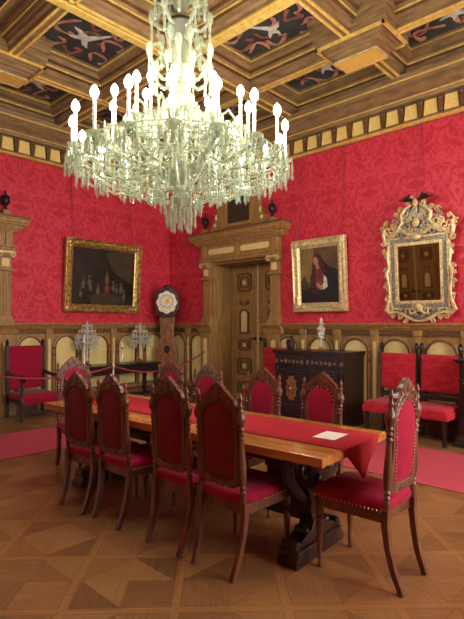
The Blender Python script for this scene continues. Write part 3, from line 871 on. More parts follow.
bulb_m = MB().lathe([(.010, .24), (.022, .252), (.03, .272), (.029, .295), (.017, .32), (.003, .335)], 10)
protos = {}
def mesh_of(mb, name, m):
    o = mb.build(name, m); C.objects.unlink(o); d = o.data; bpy.data.objects.remove(o); return d
protos['candle'] = mesh_of(candle_m, 'candle', 'candle'); protos['pan'] = mesh_of(pan_m, 'drip_pan', 'glass_arm'); protos['bulb'] = mesh_of(bulb_m, 'bulb', 'bulb')
def inst(name, data, parent, loc, rot=(0, 0, 0), sc=1):
    o = bpy.data.objects.new(name, data); C.objects.link(o); o.parent = parent; o.location = loc; o.rotation_euler = rot; o.scale = (sc,)*3
    return o
def drop_geo(mb, at, L, r=.012, n=6):
    x, y, z = at
    mb.lathe([(.002, 0), (r*.55, -.012), (r*.55, -.02), (.003, -.03), (r*.9, -.045), (r*.75, -L*.7), (r*1.15, -L*.86), (.001, -L)], n, at)
drops, stuff = [], MB()
arms_n = 0
def tier(n, R, zp, zh, rh, off, dips, up=0.0):
    for k in range(n):
        a = off+2*PI*k/n
        q = MB()
        path = [(rh, zh), (rh+.1*(R-rh), zh+dips*.55), (rh+.35*(R-rh), zh-.02+dips), (rh+.62*(R-rh), zh+(zp-zh)*.15-.05), (rh+.85*(R-rh), zh+(zp-zh)*.45-.04), (R, zp-.06), (R, zp-.03)]
        # smooth the path
        pts = []
        for i in range(len(path)-1):
            for t in (0, .5): pts.append(tuple(path[i][j]*(1-t)+path[i+1][j]*t for j in (0, 1)))
        pts.append(path[-1])
        q.tube([pol(r, a, z) for r, z in pts], .0125, 6)
        q.tube(spiral((0, 0), .05, 0, 1.2, .2, 10) and [pol(R*.55+.06*math.cos(t)*(1-t/9), a, zh+.06+.06*math.sin(t)*(1-t/9)) for t in [i*.6 for i in range(12)]], .008, 5)
        arm = cpart(q, 'arm', 'glass_arm')
        cn = inst('candle', protos['candle'], cd, pol(R, a, zp-ZL))
        inst('bulb', protos['bulb'], cn, (0, 0, 0))
        inst('drip_pan', protos['pan'], cd, pol(R, a, zp-ZL))
        for j in range(6):
            b = a+2*PI*j/6
            x, y, z = pol(R, a, zp-.005)
            at = (x+.056*math.cos(b), y+.056*math.sin(b), z)
            if R > .7 and j % 2 == 0: drops.append((at, .16))
            else: drop_geo(stuff, at, .14 if R > .7 else .12)
tier(18, .86, 2.86, 2.80, .15, .1, -.02)
tier(12, .56, 3.06, 2.98, .08, .25, .05)
tier(6, .31, 3.20, 3.13, .07, .0, .1)
def ringdrops(R, z, n, L, part=False, jit=.02, off=0):
    for k in range(n):
        a = off+2*PI*k/n
        at = pol(R, a, z+random.uniform(-jit, jit))
        if part: drops.append((at, L))
        else: drop_geo(stuff, at, L*random.uniform(.9, 1.1))
ringdrops(.70, 2.86, 30, .17, True)
ringdrops(.17, 2.60, 14, .15, False, .005)
ringdrops(.08, 2.50, 8, .20, False, .0)
ringdrops(.12, 2.52, 12, .17, False, .01)
ringdrops(.34, 2.73, 24, .16); ringdrops(.50, 2.80, 34, .16, False); ringdrops(.6, 2.95, 36, .15); ringdrops(.8, 2.90, 40, .15); ringdrops(.44, 3.02, 28, .15)
ringdrops(.25, 3.05, 16, .15); ringdrops(.3, 3.24, 16, .13); ringdrops(.45, 3.12, 20, .12); ringdrops(.2, 2.82, 16, .15); ringdrops(.72, 3.0, 36, .14); ringdrops(.15, 3.36, 10, .12); ringdrops(.88, 2.88, 36, .14)
protos['drop'] = None
dm = MB(); drop_geo(dm, (0, 0, 0), .16); protos['drop'] = mesh_of(dm, 'crystal_drop', 'crystal')
for at, L in drops[:95]: inst('crystal_drop', protos['drop'], cd, (at[0], at[1], at[2]-ZL), (0, 0, random.uniform(0, 3)), L/.16)
for at, L in drops[95:]: drop_geo(stuff, at, L)
cpart(stuff, 'crystal_drop', 'crystal', kind='stuff', merge=False)
beads = MB()
def chain(p, q, sag, n):
    for k in range(n+1):
        t = k/n
        beads.ball((p[0]*(1-t)+q[0]*t, p[1]*(1-t)+q[1]*t, p[2]*(1-t)+q[2]*t-sag*4*t*(1-t)), .0125, 5, 4)
for k in range(18):
    a, b = .1+2*PI*k/18, .1+2*PI*(k+1)/18
    chain(pol(.86, a, 2.85), pol(.86, b, 2.85), .09, 14)
    chain(pol(.86, a, 2.86), pol(.19, a, 2.62), .07, 30)
    chain(pol(.82, a, 2.88), pol(.52, a+.15, 3.02), .09, 14)
for k in range(12):
    a, b = .25+2*PI*k/12, .25+2*PI*(k+1)/12
    chain(pol(.56, a, 3.07), pol(.56, b, 3.07), .08, 12)
    chain(pol(.56, a, 3.07), pol(.1, a, 3.42), .14, 20)
cpart(beads, 'bead_chain', 'crystal', kind='stuff', merge=False)
# ring frames that carry the drops
rf = MB()
for R, z in ((.70, 2.865), (.50, 2.81), (.34, 2.74), (.6, 2.955), (.8, 2.905), (.17, 2.605)):
    rf.tube([pol(R, 2*PI*k/36, z) for k in range(37)], .006, 5)
cpart(rf, 'ring_frame', 'glass_arm')
# glass scroll ornaments standing between the candles and up round the stem
def scroll_arm(a, pts, r, nm):
    q = MB(); q.tube([pol(x, a, z) for x, z in pts], r, 7); return cpart(q, nm, 'glass_arm')
for k in range(6):
    a = .3+2*PI*k/6
    s1 = [(.1, 3.98), (.17, 3.98), (.22, 4.03), (.23, 4.12), (.19, 4.2), (.14, 4.18), (.14, 4.13), (.17, 4.12)]
    s2 = [(.09, 3.55), (.16, 3.53), (.23, 3.58), (.27, 3.68), (.25, 3.78), (.19, 3.82), (.16, 3.78), (.17, 3.73), (.2, 3.74)]
    s3 = [(.05, 4.2), (.1, 4.24), (.17, 4.33), (.2, 4.42), (.17, 4.5), (.11, 4.5), (.1, 4.45), (.13, 4.43)]
    scroll_arm(a, s1, .016, 'scroll'); scroll_arm(a+.5, s2, .016, 'scroll'); scroll_arm(a, s3, .014, 'scroll')
    for (r_, z_, da) in ((.24, 4.08, 0), (.28, 3.74, .5), (.21, 4.42, 0), (.16, 3.88, 0), (.23, 4.22, .5), (.17, 4.35, .5), (.2, 3.66, 0)):
        q = MB()
        x, y, z = pol(r_, a+da, z_); q.ball((x, y, z), (.03, .03, .06), 6, 5); q.ball((x, y, z-.07), (.014, .014, .04), 6, 4)
        drop_geo(q, (x, y, z-.09), .15, .015)
        cpart(q, 'crystal_pendant', 'crystal', merge=False)
for k in range(12):
    a = .5+2*PI*k/12
    scroll_arm(a, [(.42, 3.0), (.47, 3.08), (.46, 3.2), (.41, 3.27), (.36, 3.24), (.36, 3.17), (.4, 3.15)], .011, 'scroll')
# lamps inside the chandelier
def point(loc, e, r, col):
    l = bpy.data.lights.new('bulb_light', 'POINT'); l.energy = e; l.shadow_soft_size = r; l.color = col
    o = bpy.data.objects.new('bulb_light', l); C.objects.link(o); o.location = loc
for k in range(9):
    a = .27+2*PI*k/9; point((CX+.86*math.cos(a), CY+.86*math.sin(a), 3.22), 12, .06, (1, .955, .87))
for k in range(4):
    a = 2*PI*k/4; point((CX+.5*math.cos(a), CY+.5*math.sin(a), 3.5), 12, .06, (1, .955, .87))

# ================================================================ PAINTINGS
def frame_picture(t, w, h, fw, mt, corner=True):
    W, H = w/2, h/2
    prof = [(0, .03), (.0, .075), (.12, .085), (.25, .06), (.45, .055), (.62, .075), (.75, .07), (.85, .045), (1, .035)]
    vs, fs = [], []
    for i, y in prof:
        d = i*fw
        vs += [(-W+d, y, -H+d), (W-d, y, -H+d), (W-d, y, H-d), (-W+d, y, H-d)]
    vs += [(-W, 0, -H), (W, 0, -H), (W, 0, H), (-W, 0, H)]
    for a in range(len(prof)-1):
        for e in range(4): fs.append((a*4+e, a*4+(e+1) % 4, a*4+4+(e+1) % 4, a*4+4+e))
    b0 = len(prof)*4
    for e in range(4): fs.append((e, b0+e, b0+(e+1) % 4, (e+1) % 4))
    fs.append((b0, b0+1, b0+2, b0+3))
    f = MB().add(vs, fs).build('frame', mt, t, 20)
    if corner:
        for sx in (-1, 1):
            for sz in (-1, 1):
                cx, cz = sx*(W-fw*.5), sz*(H-fw*.5); orn = MB()
                orn.ball((cx, .075, cz), (fw*.42, .022, fw*.42), 10, 6)
                for dx, dz in ((1, 0), (0, 1)):
                    for k in (1, 2): orn.ball((cx-sx*dx*fw*.5*k, .072, cz-sz*dz*fw*.5*k), (fw*(.34 if dx else .22), .018, fw*(.22 if dx else .34)), 8, 5)
                orn.tube(spiral((cx, cz), fw*.5, 0, 1.5, .3, 18, .08), .012, 5)
                orn.build('corner_ornament', mt, f, merge=False)
    nx, nz = int(w/.045), int(h/.045)
    for sz in (-1, 1):
        orn = MB()
        for k in range(1, nx): orn.ball((-W+w*k/nx, .062, sz*(H-fw*.12)), (.026, .02, .013), 6, 4)
        orn.build('beaded_edge', mt, f, merge=False)
    for sx in (-1, 1):
        orn = MB()
        for k in range(1, nz): orn.ball((sx*(W-fw*.12), .062, -H+h*k/nz), (.013, .02, .026), 6, 4)
        orn.build('beaded_edge', mt, f, merge=False)
    return W-fw, H-fw
def blob(t, name, m, poly, y, par=None):
    return MB().prism(poly, y, y+.0015).build(name, m, par or t, 0)
def ell(cx, cz, a, b, n=14, rot=0):
    return [(cx+a*math.cos(2*PI*k/n)*math.cos(rot)-b*math.sin(2*PI*k/n)*math.sin(rot), cz+a*math.cos(2*PI*k/n)*math.sin(rot)+b*math.sin(2*PI*k/n)*math.cos(rot)) for k in range(n)]

# landscape-format dark group scene on the left wall (local +X is the viewer's left)
lp = thing('painting', 'wide dark group scene painting in a heavy carved gold frame on the left wall', 'painting', (5.19, YW-.075, 2.44), R180)
lp.rotation_euler = (math.radians(-4.5), 0, R180)
iw, ih = frame_picture(lp, 1.66, 1.36, .15, 'old_gold')
cv = MB().bx(-iw, iw, .02, .036, -ih, ih).build('canvas', 'canvas', lp, 0)
MB().prism([(-.62, -.1), (-.2, .1), (.0, .45), (-.3, .53), (-.66, .52)], .036, .0375).build('painted_sky', 'p_dim', cv, 0)
MB().prism([(-.5, -.5), (.25, -.52), (.35, -.38), (.0, -.3), (-.45, -.36)], .036, .0377).build('painted_ground', 'p_dim', cv, 0)
for x, z, s, mm in ((.45, -.12, .05, 'p_grey'), (.33, -.08, .05, 'p_grey'), (.3, -.17, .045, 'p_grey'), (.14, -.23, .05, 'p_grey'), (-.05, .0, .06, 'p_grey'), (-.06, -.2, .07, 'p_red'), (-.2, -.16, .05, 'p_grey'),
                    (-.28, -.2, .04, 'p_grey'), (-.38, -.19, .055, 'p_grey'), (-.46, -.32, .05, 'p_grey'), (.5, -.3, .045, 'p_grey'), (.05, -.42, .04, 'p_dim')):
    q = MB().prism(ell(x, z-.04, s*.8, s*1.5), .0378, .0390); q.prism(ell(x, z+.07, s*.42, s*.5), .0378, .0392)
    q.build('painted_figure', mm, cv, 0)
for x_ in (-.62, .66): MB().tube([(x_, .03, .66), (x_, -.22, 1.98)], .008, 5).build('hanging_cord', 'rope', lp)

# upright painting of a hooded long-haired woman on the right wall
pp_ = thing('painting', 'upright painting of a long haired cloaked woman in a pale gold frame', 'painting', (XW-.06, 4.45, 2.34), R90)
pp_.rotation_euler = (math.radians(-3.5), 0, R90)
iw, ih = frame_picture(pp_, 1.02, 1.2, .15, 'gilt', True)
cv = MB().bx(-iw, iw, .02, .036, -ih, ih).build('canvas', 'p_brown', pp_, 0)
def pb(name, m, poly, lay): MB().prism([(-x, z) for x, z in poly], .036, .0365+.0012*lay).build(name, m, cv, 0)
pb('painted_wall', 'p_ochre', [(-.36, .44), (-.1, .44), (-.08, .1), (-.16, -.1), (-.36, -.12)], 1)
pb('painted_shadow', 'p_black', [(-.36, -.45), (.36, -.45), (.36, .05), (.3, .1), (.14, .12), (.1, -.1), (-.2, -.2), (-.36, -.22)], 1)
pb('painted_rock', 'p_dim', [(-.36, -.1), (-.28, .0), (-.2, -.14), (-.24, -.24), (-.36, -.22)], 2)
pb('painted_cloak', 'p_black', [(.02, .3), (.12, .2), (.22, .1), (.32, .02), (.34, -.45), (-.1, -.45), (-.05, -.2), (.04, .0)], 3)
pb('painted_hair', 'p_hair', [(-.12, .2), (-.11, .3), (-.06, .355), (.0, .36), (.06, .31), (.1, .2), (.12, .05), (.08, -.15), (-.02, -.32), (-.14, -.3), (-.17, -.05), (-.13, .05)], 4)
pb('painted_dress', 'p_red', [(-.06, .1), (.04, .12), (.09, .0), (.06, -.2), (-.02, -.25), (-.08, -.1)], 5)
pb('painted_face', 'skin', ell(-.055, .235, .05, .07, 14, .25), 6)
pb('painted_neck', 'skin', [(-.05, .19), (.0, .18), (.02, .11), (-.05, .09)], 5)
pb('painted_eyes', 'p_hair', [(-.09, .245), (-.065, .25), (-.065, .242)], 7)
pb('painted_mouth', 'p_red', [(-.08, .195), (-.06, .2), (-.06, .19)], 7)
pb('painted_cuff', 'p_white', [(.1, -.0), (.15, -.06), (.16, -.2), (.08, -.24), (.05, -.2), (.09, -.12)], 6)
pb('painted_hand', 'skin', [(-.02, -.12), (.08, -.2), (.05, -.25), (-.06, -.17)], 7)
for x_ in (-.42, .4): MB().tube([(x_, .03, .58), (x_, -.18, 2.08)], .008, 5).build('hanging_cord', 'rope', pp_)

# ================================================================ MIRROR
mr = thing('wall_mirror', 'ornate gilded rococo mirror topped by a spread winged bird on the red wall', 'mirror', (XW-.075, 2.79, 2.26), R90)
mr.scale = (.95, 1, 1); mr.rotation_euler = (math.radians(-4.5), 0, R90)
gw, gh = .315, .39
MB().bx(-gw-.02, gw+.02, .0, .03, -gh-.02, gh+.02).build('mirror_glass', 'mirror', mr, 0)
def rect(a, b): return [(-a, -b), (a, -b), (a, b), (-a, b)]
fr1 = MB().prism(rect(gw+.045, gh+.045), .0, .055, [rect(gw, gh)]); fr1.prism(rect(gw+.13, gh+.13), .0, .06, [rect(gw+.105, gh+.105)])
fr1.build('frame', 'gilt', mr, 0, .006)
fs_ = MB().prism(rect(gw+.105, gh+.105), .0, .045, [rect(gw+.045, gh+.045)])
for k in range(22):
    t = k/21
    for sx in (-1, 1): fs_.ball((sx*(gw+.075), .045, -gh+2*gh*t), (.022, .02, .016), 6, 4)
for k in range(18):
    t = k/17
    for sz in (-1, 1): fs_.ball((-gw+2*gw*t, .045, sz*(gh+.075)), (.016, .02, .022), 6, 4)
fs_.build('inner_border', 'silver_gilt', mr)
def S(mb, cx, cz, r, a0, turns, th=.02, y=.05): mb.tube(spiral((cx, cz), r, a0, turns, .15, 20, y), [th*(1-.45*k/20) for k in range(21)], 6)
class Each:
    def tube(s, *a, **k): MB().tube(*a, **k).build('silvered_rocaille', 'silver_gilt', mr)
    def ball(s, *a, **k): MB().ball(*a, **k).build('silvered_rocaille', 'silver_gilt', mr)
g, s_ = MB(), Each()
for sx in (-1, 1):
    # cresting
    g.tube([(sx*.46, .04, .5), (sx*.38, .06, .57), (sx*.28, .07, .62), (sx*.2, .07, .72), (sx*.22, .07, .82), (sx*.15, .07, .9), (sx*.06, .06, .95)], [.028, .03, .032, .03, .028, .026, .02], 7)
    g.tube([(0, .07, .53), (sx*.12, .08, .55), (sx*.22, .08, .62), (sx*.3, .07, .58), (sx*.36, .06, .53)], [.03, .035, .03, .026, .02], 7)
    S(g, sx*.27, .70, .08, PI/2, sx*1.4); S(g, sx*.40, .62, .075, 0 if sx > 0 else PI, -sx*1.4); S(g, sx*.16, .84, .07, -PI/2, sx*1.3)
    S(s_, sx*.14, .66, .07, 0, sx*1.4, .018, .08); S(s_, sx*.24, .56, .055, PI, sx*1.3, .016, .08); S(s_, sx*.33, .76, .05, PI, sx*1.3, .016, .06)
    for q in range(5):
        a = .3+q*.45
        s_.ball((sx*(.06+.17*math.sin(a)), .07, .72+.2*math.cos(a)), (.028, .018, .045), 7, 4)
    # outer ears
    g.tube([(sx*.46, .04, .42), (sx*.5, .05, .5), (sx*.52, .05, .58), (sx*.49, .05, .66), (sx*.44, .05, .67), (sx*.43, .05, .63)], [.02, .028, .03, .026, .02, .014], 7)
    for q in range(4): g.ball((sx*(.50+.015*q), .04, .55+.045*q), (.045, .02, .022), 6, 4)
    g.tube([(sx*.5, .04, .6), (sx*.53, .04, .7), (sx*.49, .04, .76)], [.03, .022, .006], 6)
    # sides
    g.tube([(sx*.45, .04, .42), (sx*.47, .05, .25), (sx*.45, .05, .1), (sx*.49, .06, .02), (sx*.47, .05, -.1), (sx*.45, .05, -.28), (sx*.48, .05, -.42)], [.02, .024, .02, .028, .02, .022, .026], 7)
    S(g, sx*.48, .05, .055, 0 if sx > 0 else PI, sx*1.3, .016); S(g, sx*.47, -.2, .045, PI if sx > 0 else 0, sx*1.3, .014); S(g, sx*.47, .25, .04, 0, sx*1.3, .014)
    for q in range(4): s_.ball((sx*(.49+.01*math.sin(q*2)), .045, -.32+.19*q), (.03, .018, .04), 6, 4)
    # bottom
    g.tube([(sx*.48, .05, -.42), (sx*.52, .05, -.52), (sx*.46, .05, -.57), (sx*.36, .06, -.55), (sx*.26, .06, -.58), (sx*.17, .06, -.63), (sx*.08, .06, -.67), (0, .06, -.68)], [.024, .03, .028, .022, .026, .024, .02, .018], 7)
    S(g, sx*.45, -.5, .06, 0, sx*1.4, .018); S(g, sx*.1, -.52, .07, PI/2, sx*1.4, .02, .07); S(s_, sx*.24, -.53, .05, 0, -sx*1.3, .018, .06)
    for q in range(4): s_.ball((sx*(.05+.08*q), .055, -.6+.018*q), (.04, .018, .03), 7, 4)
rn = random.Random(3)
for sx in (-1, 1):
    for (x_, z_) in ((.47, .74), (.36, .7), (.31, .84), (.24, .9), (.12, .98), (.1, .76), (.2, .78), (.33, .64), (.42, .54), (.08, .6), (.51, .46), (.5, .33), (.49, -.02), (.5, -.15), (.49, -.36), (.4, -.6), (.3, -.62), (.2, -.68)):
        S(g, sx*x_, z_, rn.uniform(.03, .05), rn.uniform(0, 6.28), sx*rn.choice((-1.3, 1.3)), .013, .06)
        g.ball((sx*x_+rn.uniform(-.02, .02), .05, z_+rn.uniform(-.02, .02)), (.016, .012, .034), 6, 4)
g.ball((0, .09, .70), (.06, .035, .07), 10, 7); g.ball((0, .08, .50), (.07, .03, .05), 10, 6); g.ball((0, .08, -.48), (.05, .03, .07), 10, 6)
bk = MB().prism([(-.4, .5), (-.3, .56), (-.23, .7), (-.2, .86), (-.07, .95), (.07, .95), (.2, .86), (.23, .7), (.3, .56), (.4, .5), (.4, -.5), (.3, -.57), (.1, -.65), (-.1, -.65), (-.3, -.57), (-.4, -.5)], .0, .028, [rect(gw+.03, gh+.03)])
bk.build('backing', 'silver_gilt', mr, 0)
g.build('gilt_scrollwork', 'gilt', mr, merge=False)
bd = MB().ball((0, .08, .97), (.04, .035, .065), 10, 7); bd.ball((.035, .1, 1.05), (.022, .022, .022)); bd.tube([(.05, .11, 1.05), (.075, .115, 1.045)], [.009, .002], 5)
bd.tube([(0, .08, .92), (-.02, .07, .84)], [.03, .012], 6)
bd.build('bird', 'gilt', mr)
wg = MB()
for sx in (-1, 1):
    for q in range(6):
        a = .25+q*.17
        wg.tube([(sx*.03, .08, 1.0), (sx*(.05+.06*math.cos(a)), .075, 1.0+.05*math.sin(a)), (sx*(.04+(.24-.02*q)*math.cos(a)), .06, .99+(.2-.012*q)*math.sin(a))], [.014, .016, .004], 5)
wg.build('wings', 'iron', mr, merge=False)
MB().tube([(0, .03, 1.0), (0, -.23, 2.14)], .008, 5).build('hanging_cord', 'rope', mr)

# ================================================================ SIDE CHAIRS ALONG THE RIGHT WALL (front faces +Y local)
def side_chair():
    t = thing('side_chair', '', 'chair', group='tall red plush chairs along the right wall')
    sc = MB()
    sc.bx(-.27, .27, -.25, .3, .4, .475)
    s = sc.build('seat', 'plush', t, 40, .03)
    q = MB()
    for k in range(28):
        x = -.265+.53*k/27; q.tube([(x, .3, .42), (x, .305, .37), (x+.004*math.sin(k*2.1), .3, .335)], [.011, .014, .008], 5)
    for k in range(28):
        y = -.24+.53*k/27
        for sx in (-1, 1): q.tube([(sx*.27, y, .42), (sx*.275, y, .37), (sx*.27, y, .335)], [.011, .014, .008], 5)
    q.build('fringe', 'plush', s, merge=False)
    MB().bx(-.25, .25, -.24, .28, .33, .4).build('seat_frame', 'dark_wood', t, 0, .006)
    for sx in (-1, 1):
        MB().box((sx*.235, .26, .175), (.045, .045, .35)).build('leg', 'dark_wood', t, 0, .004)
        MB().box((sx*.235, -.24, .2), (.045, .045, .4)).build('leg', 'dark_wood', t, 0, .004)
        p = MB().bx(sx*.255-.022, sx*.255+.022, -.27, -.226, .38, 1.14)
        p.lathe([(.022, 1.14), (.03, 1.15), (.022, 1.165), (.034, 1.19), (.034, 1.22), (.022, 1.24), (.028, 1.25), (.01, 1.275)], 10, (sx*.255, -.248, 0))
        p.build('back_post', 'dark_wood', t, 30)
    MB().bx(-.25, .25, -.262, -.235, .5, .57).build('back_rail', 'dark_wood', t, 0, .004)
    b = MB(); vs, fs = [], []
    nx, nz = 13, 8
    for i in range(nx):
        for j in range(nz):
            u, v = i/(nx-1), j/(nz-1)
            vs.append((-.25+.5*u, -.215+.02*math.sin(PI*u)*math.sin(PI*v)+.006*math.sin(u*17)*(1-v), .66+.46*v))
    for i in range(nx):
        for j in range(nz):
            u, v = i/(nx-1), j/(nz-1); vs.append((-.25+.5*u, -.26, .66+.46*v))
    K = nx*nz
    for i in range(nx-1):
        for j in range(nz-1):
            a = i*nz+j; fs += [(a, a+nz, a+nz+1, a+1), (K+a, K+a+1, K+a+nz+1, K+a+nz)]
    for i in range(nx-1):
        for j in (0, nz-1): a = i*nz+j; fs.append((a, a+nz, K+a+nz, K+a))
    for j in range(nz-1):
        for i in (0, nx-1): a = i*nz+j; fs.append((a, a+1, K+a+1, K+a))
    bk_ = b.add(vs, fs).build('backrest', 'plush', t, 50)
    q = MB()
    for k in range(26):
        x = -.245+.49*k/25; q.tube([(x, -.225, .68), (x, -.22, .645), (x+.004*math.sin(k*2.3), -.225, .615)], [.011, .013, .007], 5)
    q.build('fringe', 'plush', bk_, merge=False)
    return t
sc0 = side_chair()
sc0.location = (6.46, 3.04, 0); sc0.rotation_euler = (0, 0, R90)
sc0['label'] = 'red plush high back chair against the right wall, beside the black chest under the mirror'
dup(sc0, (6.46, 2.455, 0), R90, 'red plush high back chair against the right wall, next to the cabinet at right edge')
dup(sc0, (6.48, 5.275, 0), R90, 'red plush chair mostly hidden between the black chest and the tall door')

# ================================================================ BLACK CHEST
ck = thing('chest', 'black carved two door chest with wooden medallions against the right wall', 'chest', (6.57, 4.31, 0), R90)
W, D, H = .64, .29, 1.12
MB().bx(-W, W, -D, D, .1, H-.05).build('body', 'dark_wood', ck, 0, .006)
t_ = MB().bx(-W-.03, W+.03, -D, D+.04, H-.04, H); t_.bx(-W-.015, W+.015, -D, D+.02, H-.07, H-.04); t_.build('top', 'dark_wood', ck, 0, .006)
MB().bx(-W-.02, W+.02, -D, D+.03, 0, .1).build('plinth', 'dark_wood', ck, 0, .008)
for sx in (-1, 1):
    dr = MB().bx(sx*.03, sx*(W-.09), D, D+.025, .86, 1.02); d = dr.build('drawer', 'dark_wood', ck, 0, .006)
    q = MB()
    for k in range(6): q.ball((sx*(.1+.077*k), D+.028, .94), (.03, .012, .022 if k % 2 else .035), 8, 5)
    q.build('carving', 'inlay', d)
    dr = MB().bx(sx*.03, sx*(W-.09), D, D+.02, .18, .82)
    dr.prism([(sx*.06, .22), (sx*(W-.12), .22), (sx*(W-.12), .78), (sx*.06, .78)], D+.02, D+.032, [[(sx*.1, .26), (sx*(W-.16), .26), (sx*(W-.16), .74), (sx*.1, .74)]])
    d = dr.build('door', 'dark_wood', ck, 0)
    md = MB().prism(ell(sx*.29, .52, .085, .17, 20), D+.02, D+.045); md.prism(ell(sx*.29, .52, .06, .06, 14), D+.045, D+.055)
    for k in range(10):
        a = 2*PI*k/10; md.ball((sx*.29+.085*math.cos(a), D+.035, .52+.17*math.sin(a)), (.03, .012, .035), 7, 4)
    md.build('medallion', 'walnut', d)
    MB().ball((sx*.29, D+.058, .52), .016).build('knob', 'steel', d)
    p = MB()
    for xx in (sx*(W-.045),): p.lathe([(.03, .12), (.035, .16), (.022, .2), (.026, .4), (.03, .6), (.022, .78), (.035, .82), (.03, .86)], 10, (xx, D+.02, 0))
    p.build('column', 'dark_wood', ck)
    MB().prism(ell(sx*(W-.045), .94, .035, .035, 10), D, D+.02).build('rosette', 'inlay', ck, 0)
MB().prism(ell(0, .94, .025, .04, 10), D, D+.022).build('rosette', 'inlay', ck, 0)

# ================================================================ CABINET AT THE RIGHT EDGE
cb_ = thing('cabinet', 'dark cabinet with brown inlaid panels at the right edge of the room', 'cabinet', (6.64, 1.62, 0), R90)
W, D, H = .5, .24, 1.1
MB().bx(-W, W, -D, D, .14, H-.05).build('body', 'dark_wood', cb_, 0, .005)
q = MB().bx(-W-.05, W+.05, -D, D+.06, 0, .07); q.bx(-W-.035, W+.035, -D, D+.045, .07, .11); q.bx(-W-.02, W+.02, -D, D+.025, .11, .14); q.build('plinth', 'dark_wood', cb_, 0, .006)
q = MB().bx(-W-.05, W+.05, -D, D+.06, H-.03, H); q.bx(-W-.03, W+.03, -D, D+.035, H-.055, H-.03); q.build('top', 'dark_wood', cb_, 0, .005)
MB().bx(-W-.01, W+.01, D, D+.02, .82, .85).build('moulding', 'dark_wood', cb_, 0, .004)
for k in range(2):
    c = (-.5+k)*W*.96
    d = MB().bx(c-W*.45, c+W*.45, D, D+.015, .86, 1.03).build('drawer', 'dark_wood', cb_, 0, .004)
    MB().bx(c-W*.36, c+W*.36, D+.015, D+.022, .89, 1.0).build('inlay_panel', 'inlay', d, 0, .003)
    d = MB().bx(c-W*.45, c+W*.45, D, D+.015, .17, .8).build('door', 'dark_wood', cb_, 0, .004)
    for z0, z1 in ((.2, .47), (.51, .77)):
        MB().bx(c-W*.36, c+W*.36, D+.015, D+.024, z0, z1).build('inlay_panel', 'inlay', d, 0, .004)
    MB().ball((c-.17*(1 if k else -1), D+.03, .49), .014).build('knob', 'brass', d)

# ================================================================ LEFT ARMCHAIR
ac = thing('armchair', 'red upholstered high back armchair with wooden arms by the left wall', 'armchair', (3.57, 7.86, 0), R180)
MB().bx(-.3, .3, -.27, .32, .33, .42).build('seat', 'velvet', ac, 40, .03)
f = MB().bx(-.29, .29, -.27, .31, .27, .33)
f.build('seat_frame', 'dark_wood', ac, 0, .008)
q = MB()
for k in range(30):
    x = -.29+.58*k/29; q.tube([(x, .315, .35), (x, .322, .31), (x, .315, .27)], [.011, .013, .008], 5)
q.build('fringe', 'velvet', ac, merge=False)
MB().bx(-.28, .28, -.275, -.225, .46, 1.17).build('backrest', 'velvet', ac, 40, .02)
for sx in (-1, 1):
    p = MB().bx(sx*.3-.025, sx*.3+.025, -.29, -.24, 0, 1.17)
    p.lathe([(.025, 1.17), (.035, 1.18), (.024, 1.2), (.036, 1.23), (.02, 1.26), (.006, 1.29)], 10, (sx*.3, -.265, 0)); p.build('back_post', 'dark_wood', ac, 30)
    MB().tube([(sx*.3, -.25, .74), (sx*.3, -.05, .71), (sx*.3, .15, .69), (sx*.3, .32, .7), (sx*.3, .38, .675), (sx*.3, .36, .64)], [.028, .03, .033, .036, .032, .02], 8).build('armrest', 'dark_wood', ac)
    MB().lathe([(.026, 0), (.03, .05), (.02, .08), (.026, .2), (.03, .27), (.03, .36), (.018, .4), (.03, .5), (.018, .6), (.028, .64), (.026, .7)], 10, (sx*.3, .29, 0)).build('leg', 'dark_wood', ac)
MB().bx(-.29, .29, .27, .3, .1, .15).build('stretcher', 'dark_wood', ac, 0, .006)

# ================================================================ DARK SIDE TABLE BY LEFT WALL, WITH GLASS
sd_ = thing('side_table', 'dark wooden side table against the left wall carrying glass candelabra', 'table', (5.35, 8.08, 0), R180)
MB().bx(-.88, .88, -.24, .24, .72, .76).build('tabletop', 'dark_wood', sd_, 0, .006)
MB().bx(-.82, .82, -.2, .2, .58, .72).build('apron', 'dark_wood', sd_, 0, .005)
for sx in (-1, 1):
    for sy in (-1, 1):
        MB().lathe([(.03, 0), (.035, .06), (.02, .1), (.03, .2), (.038, .34), (.022, .44), (.036, .47), (.036, .6)], 10, (sx*.77, sy*.17, 0)).build('leg', 'dark_wood', sd_)
MB().bx(-.77, .77, -.03, .03, .12, .17).build('stretcher', 'dark_wood', sd_, 0, .005)
for x in (-.25, .25): MB().bx(x-.2, x+.2, .2, .215, .61, .7).build('drawer', 'dark_wood', sd_, 0, .004)

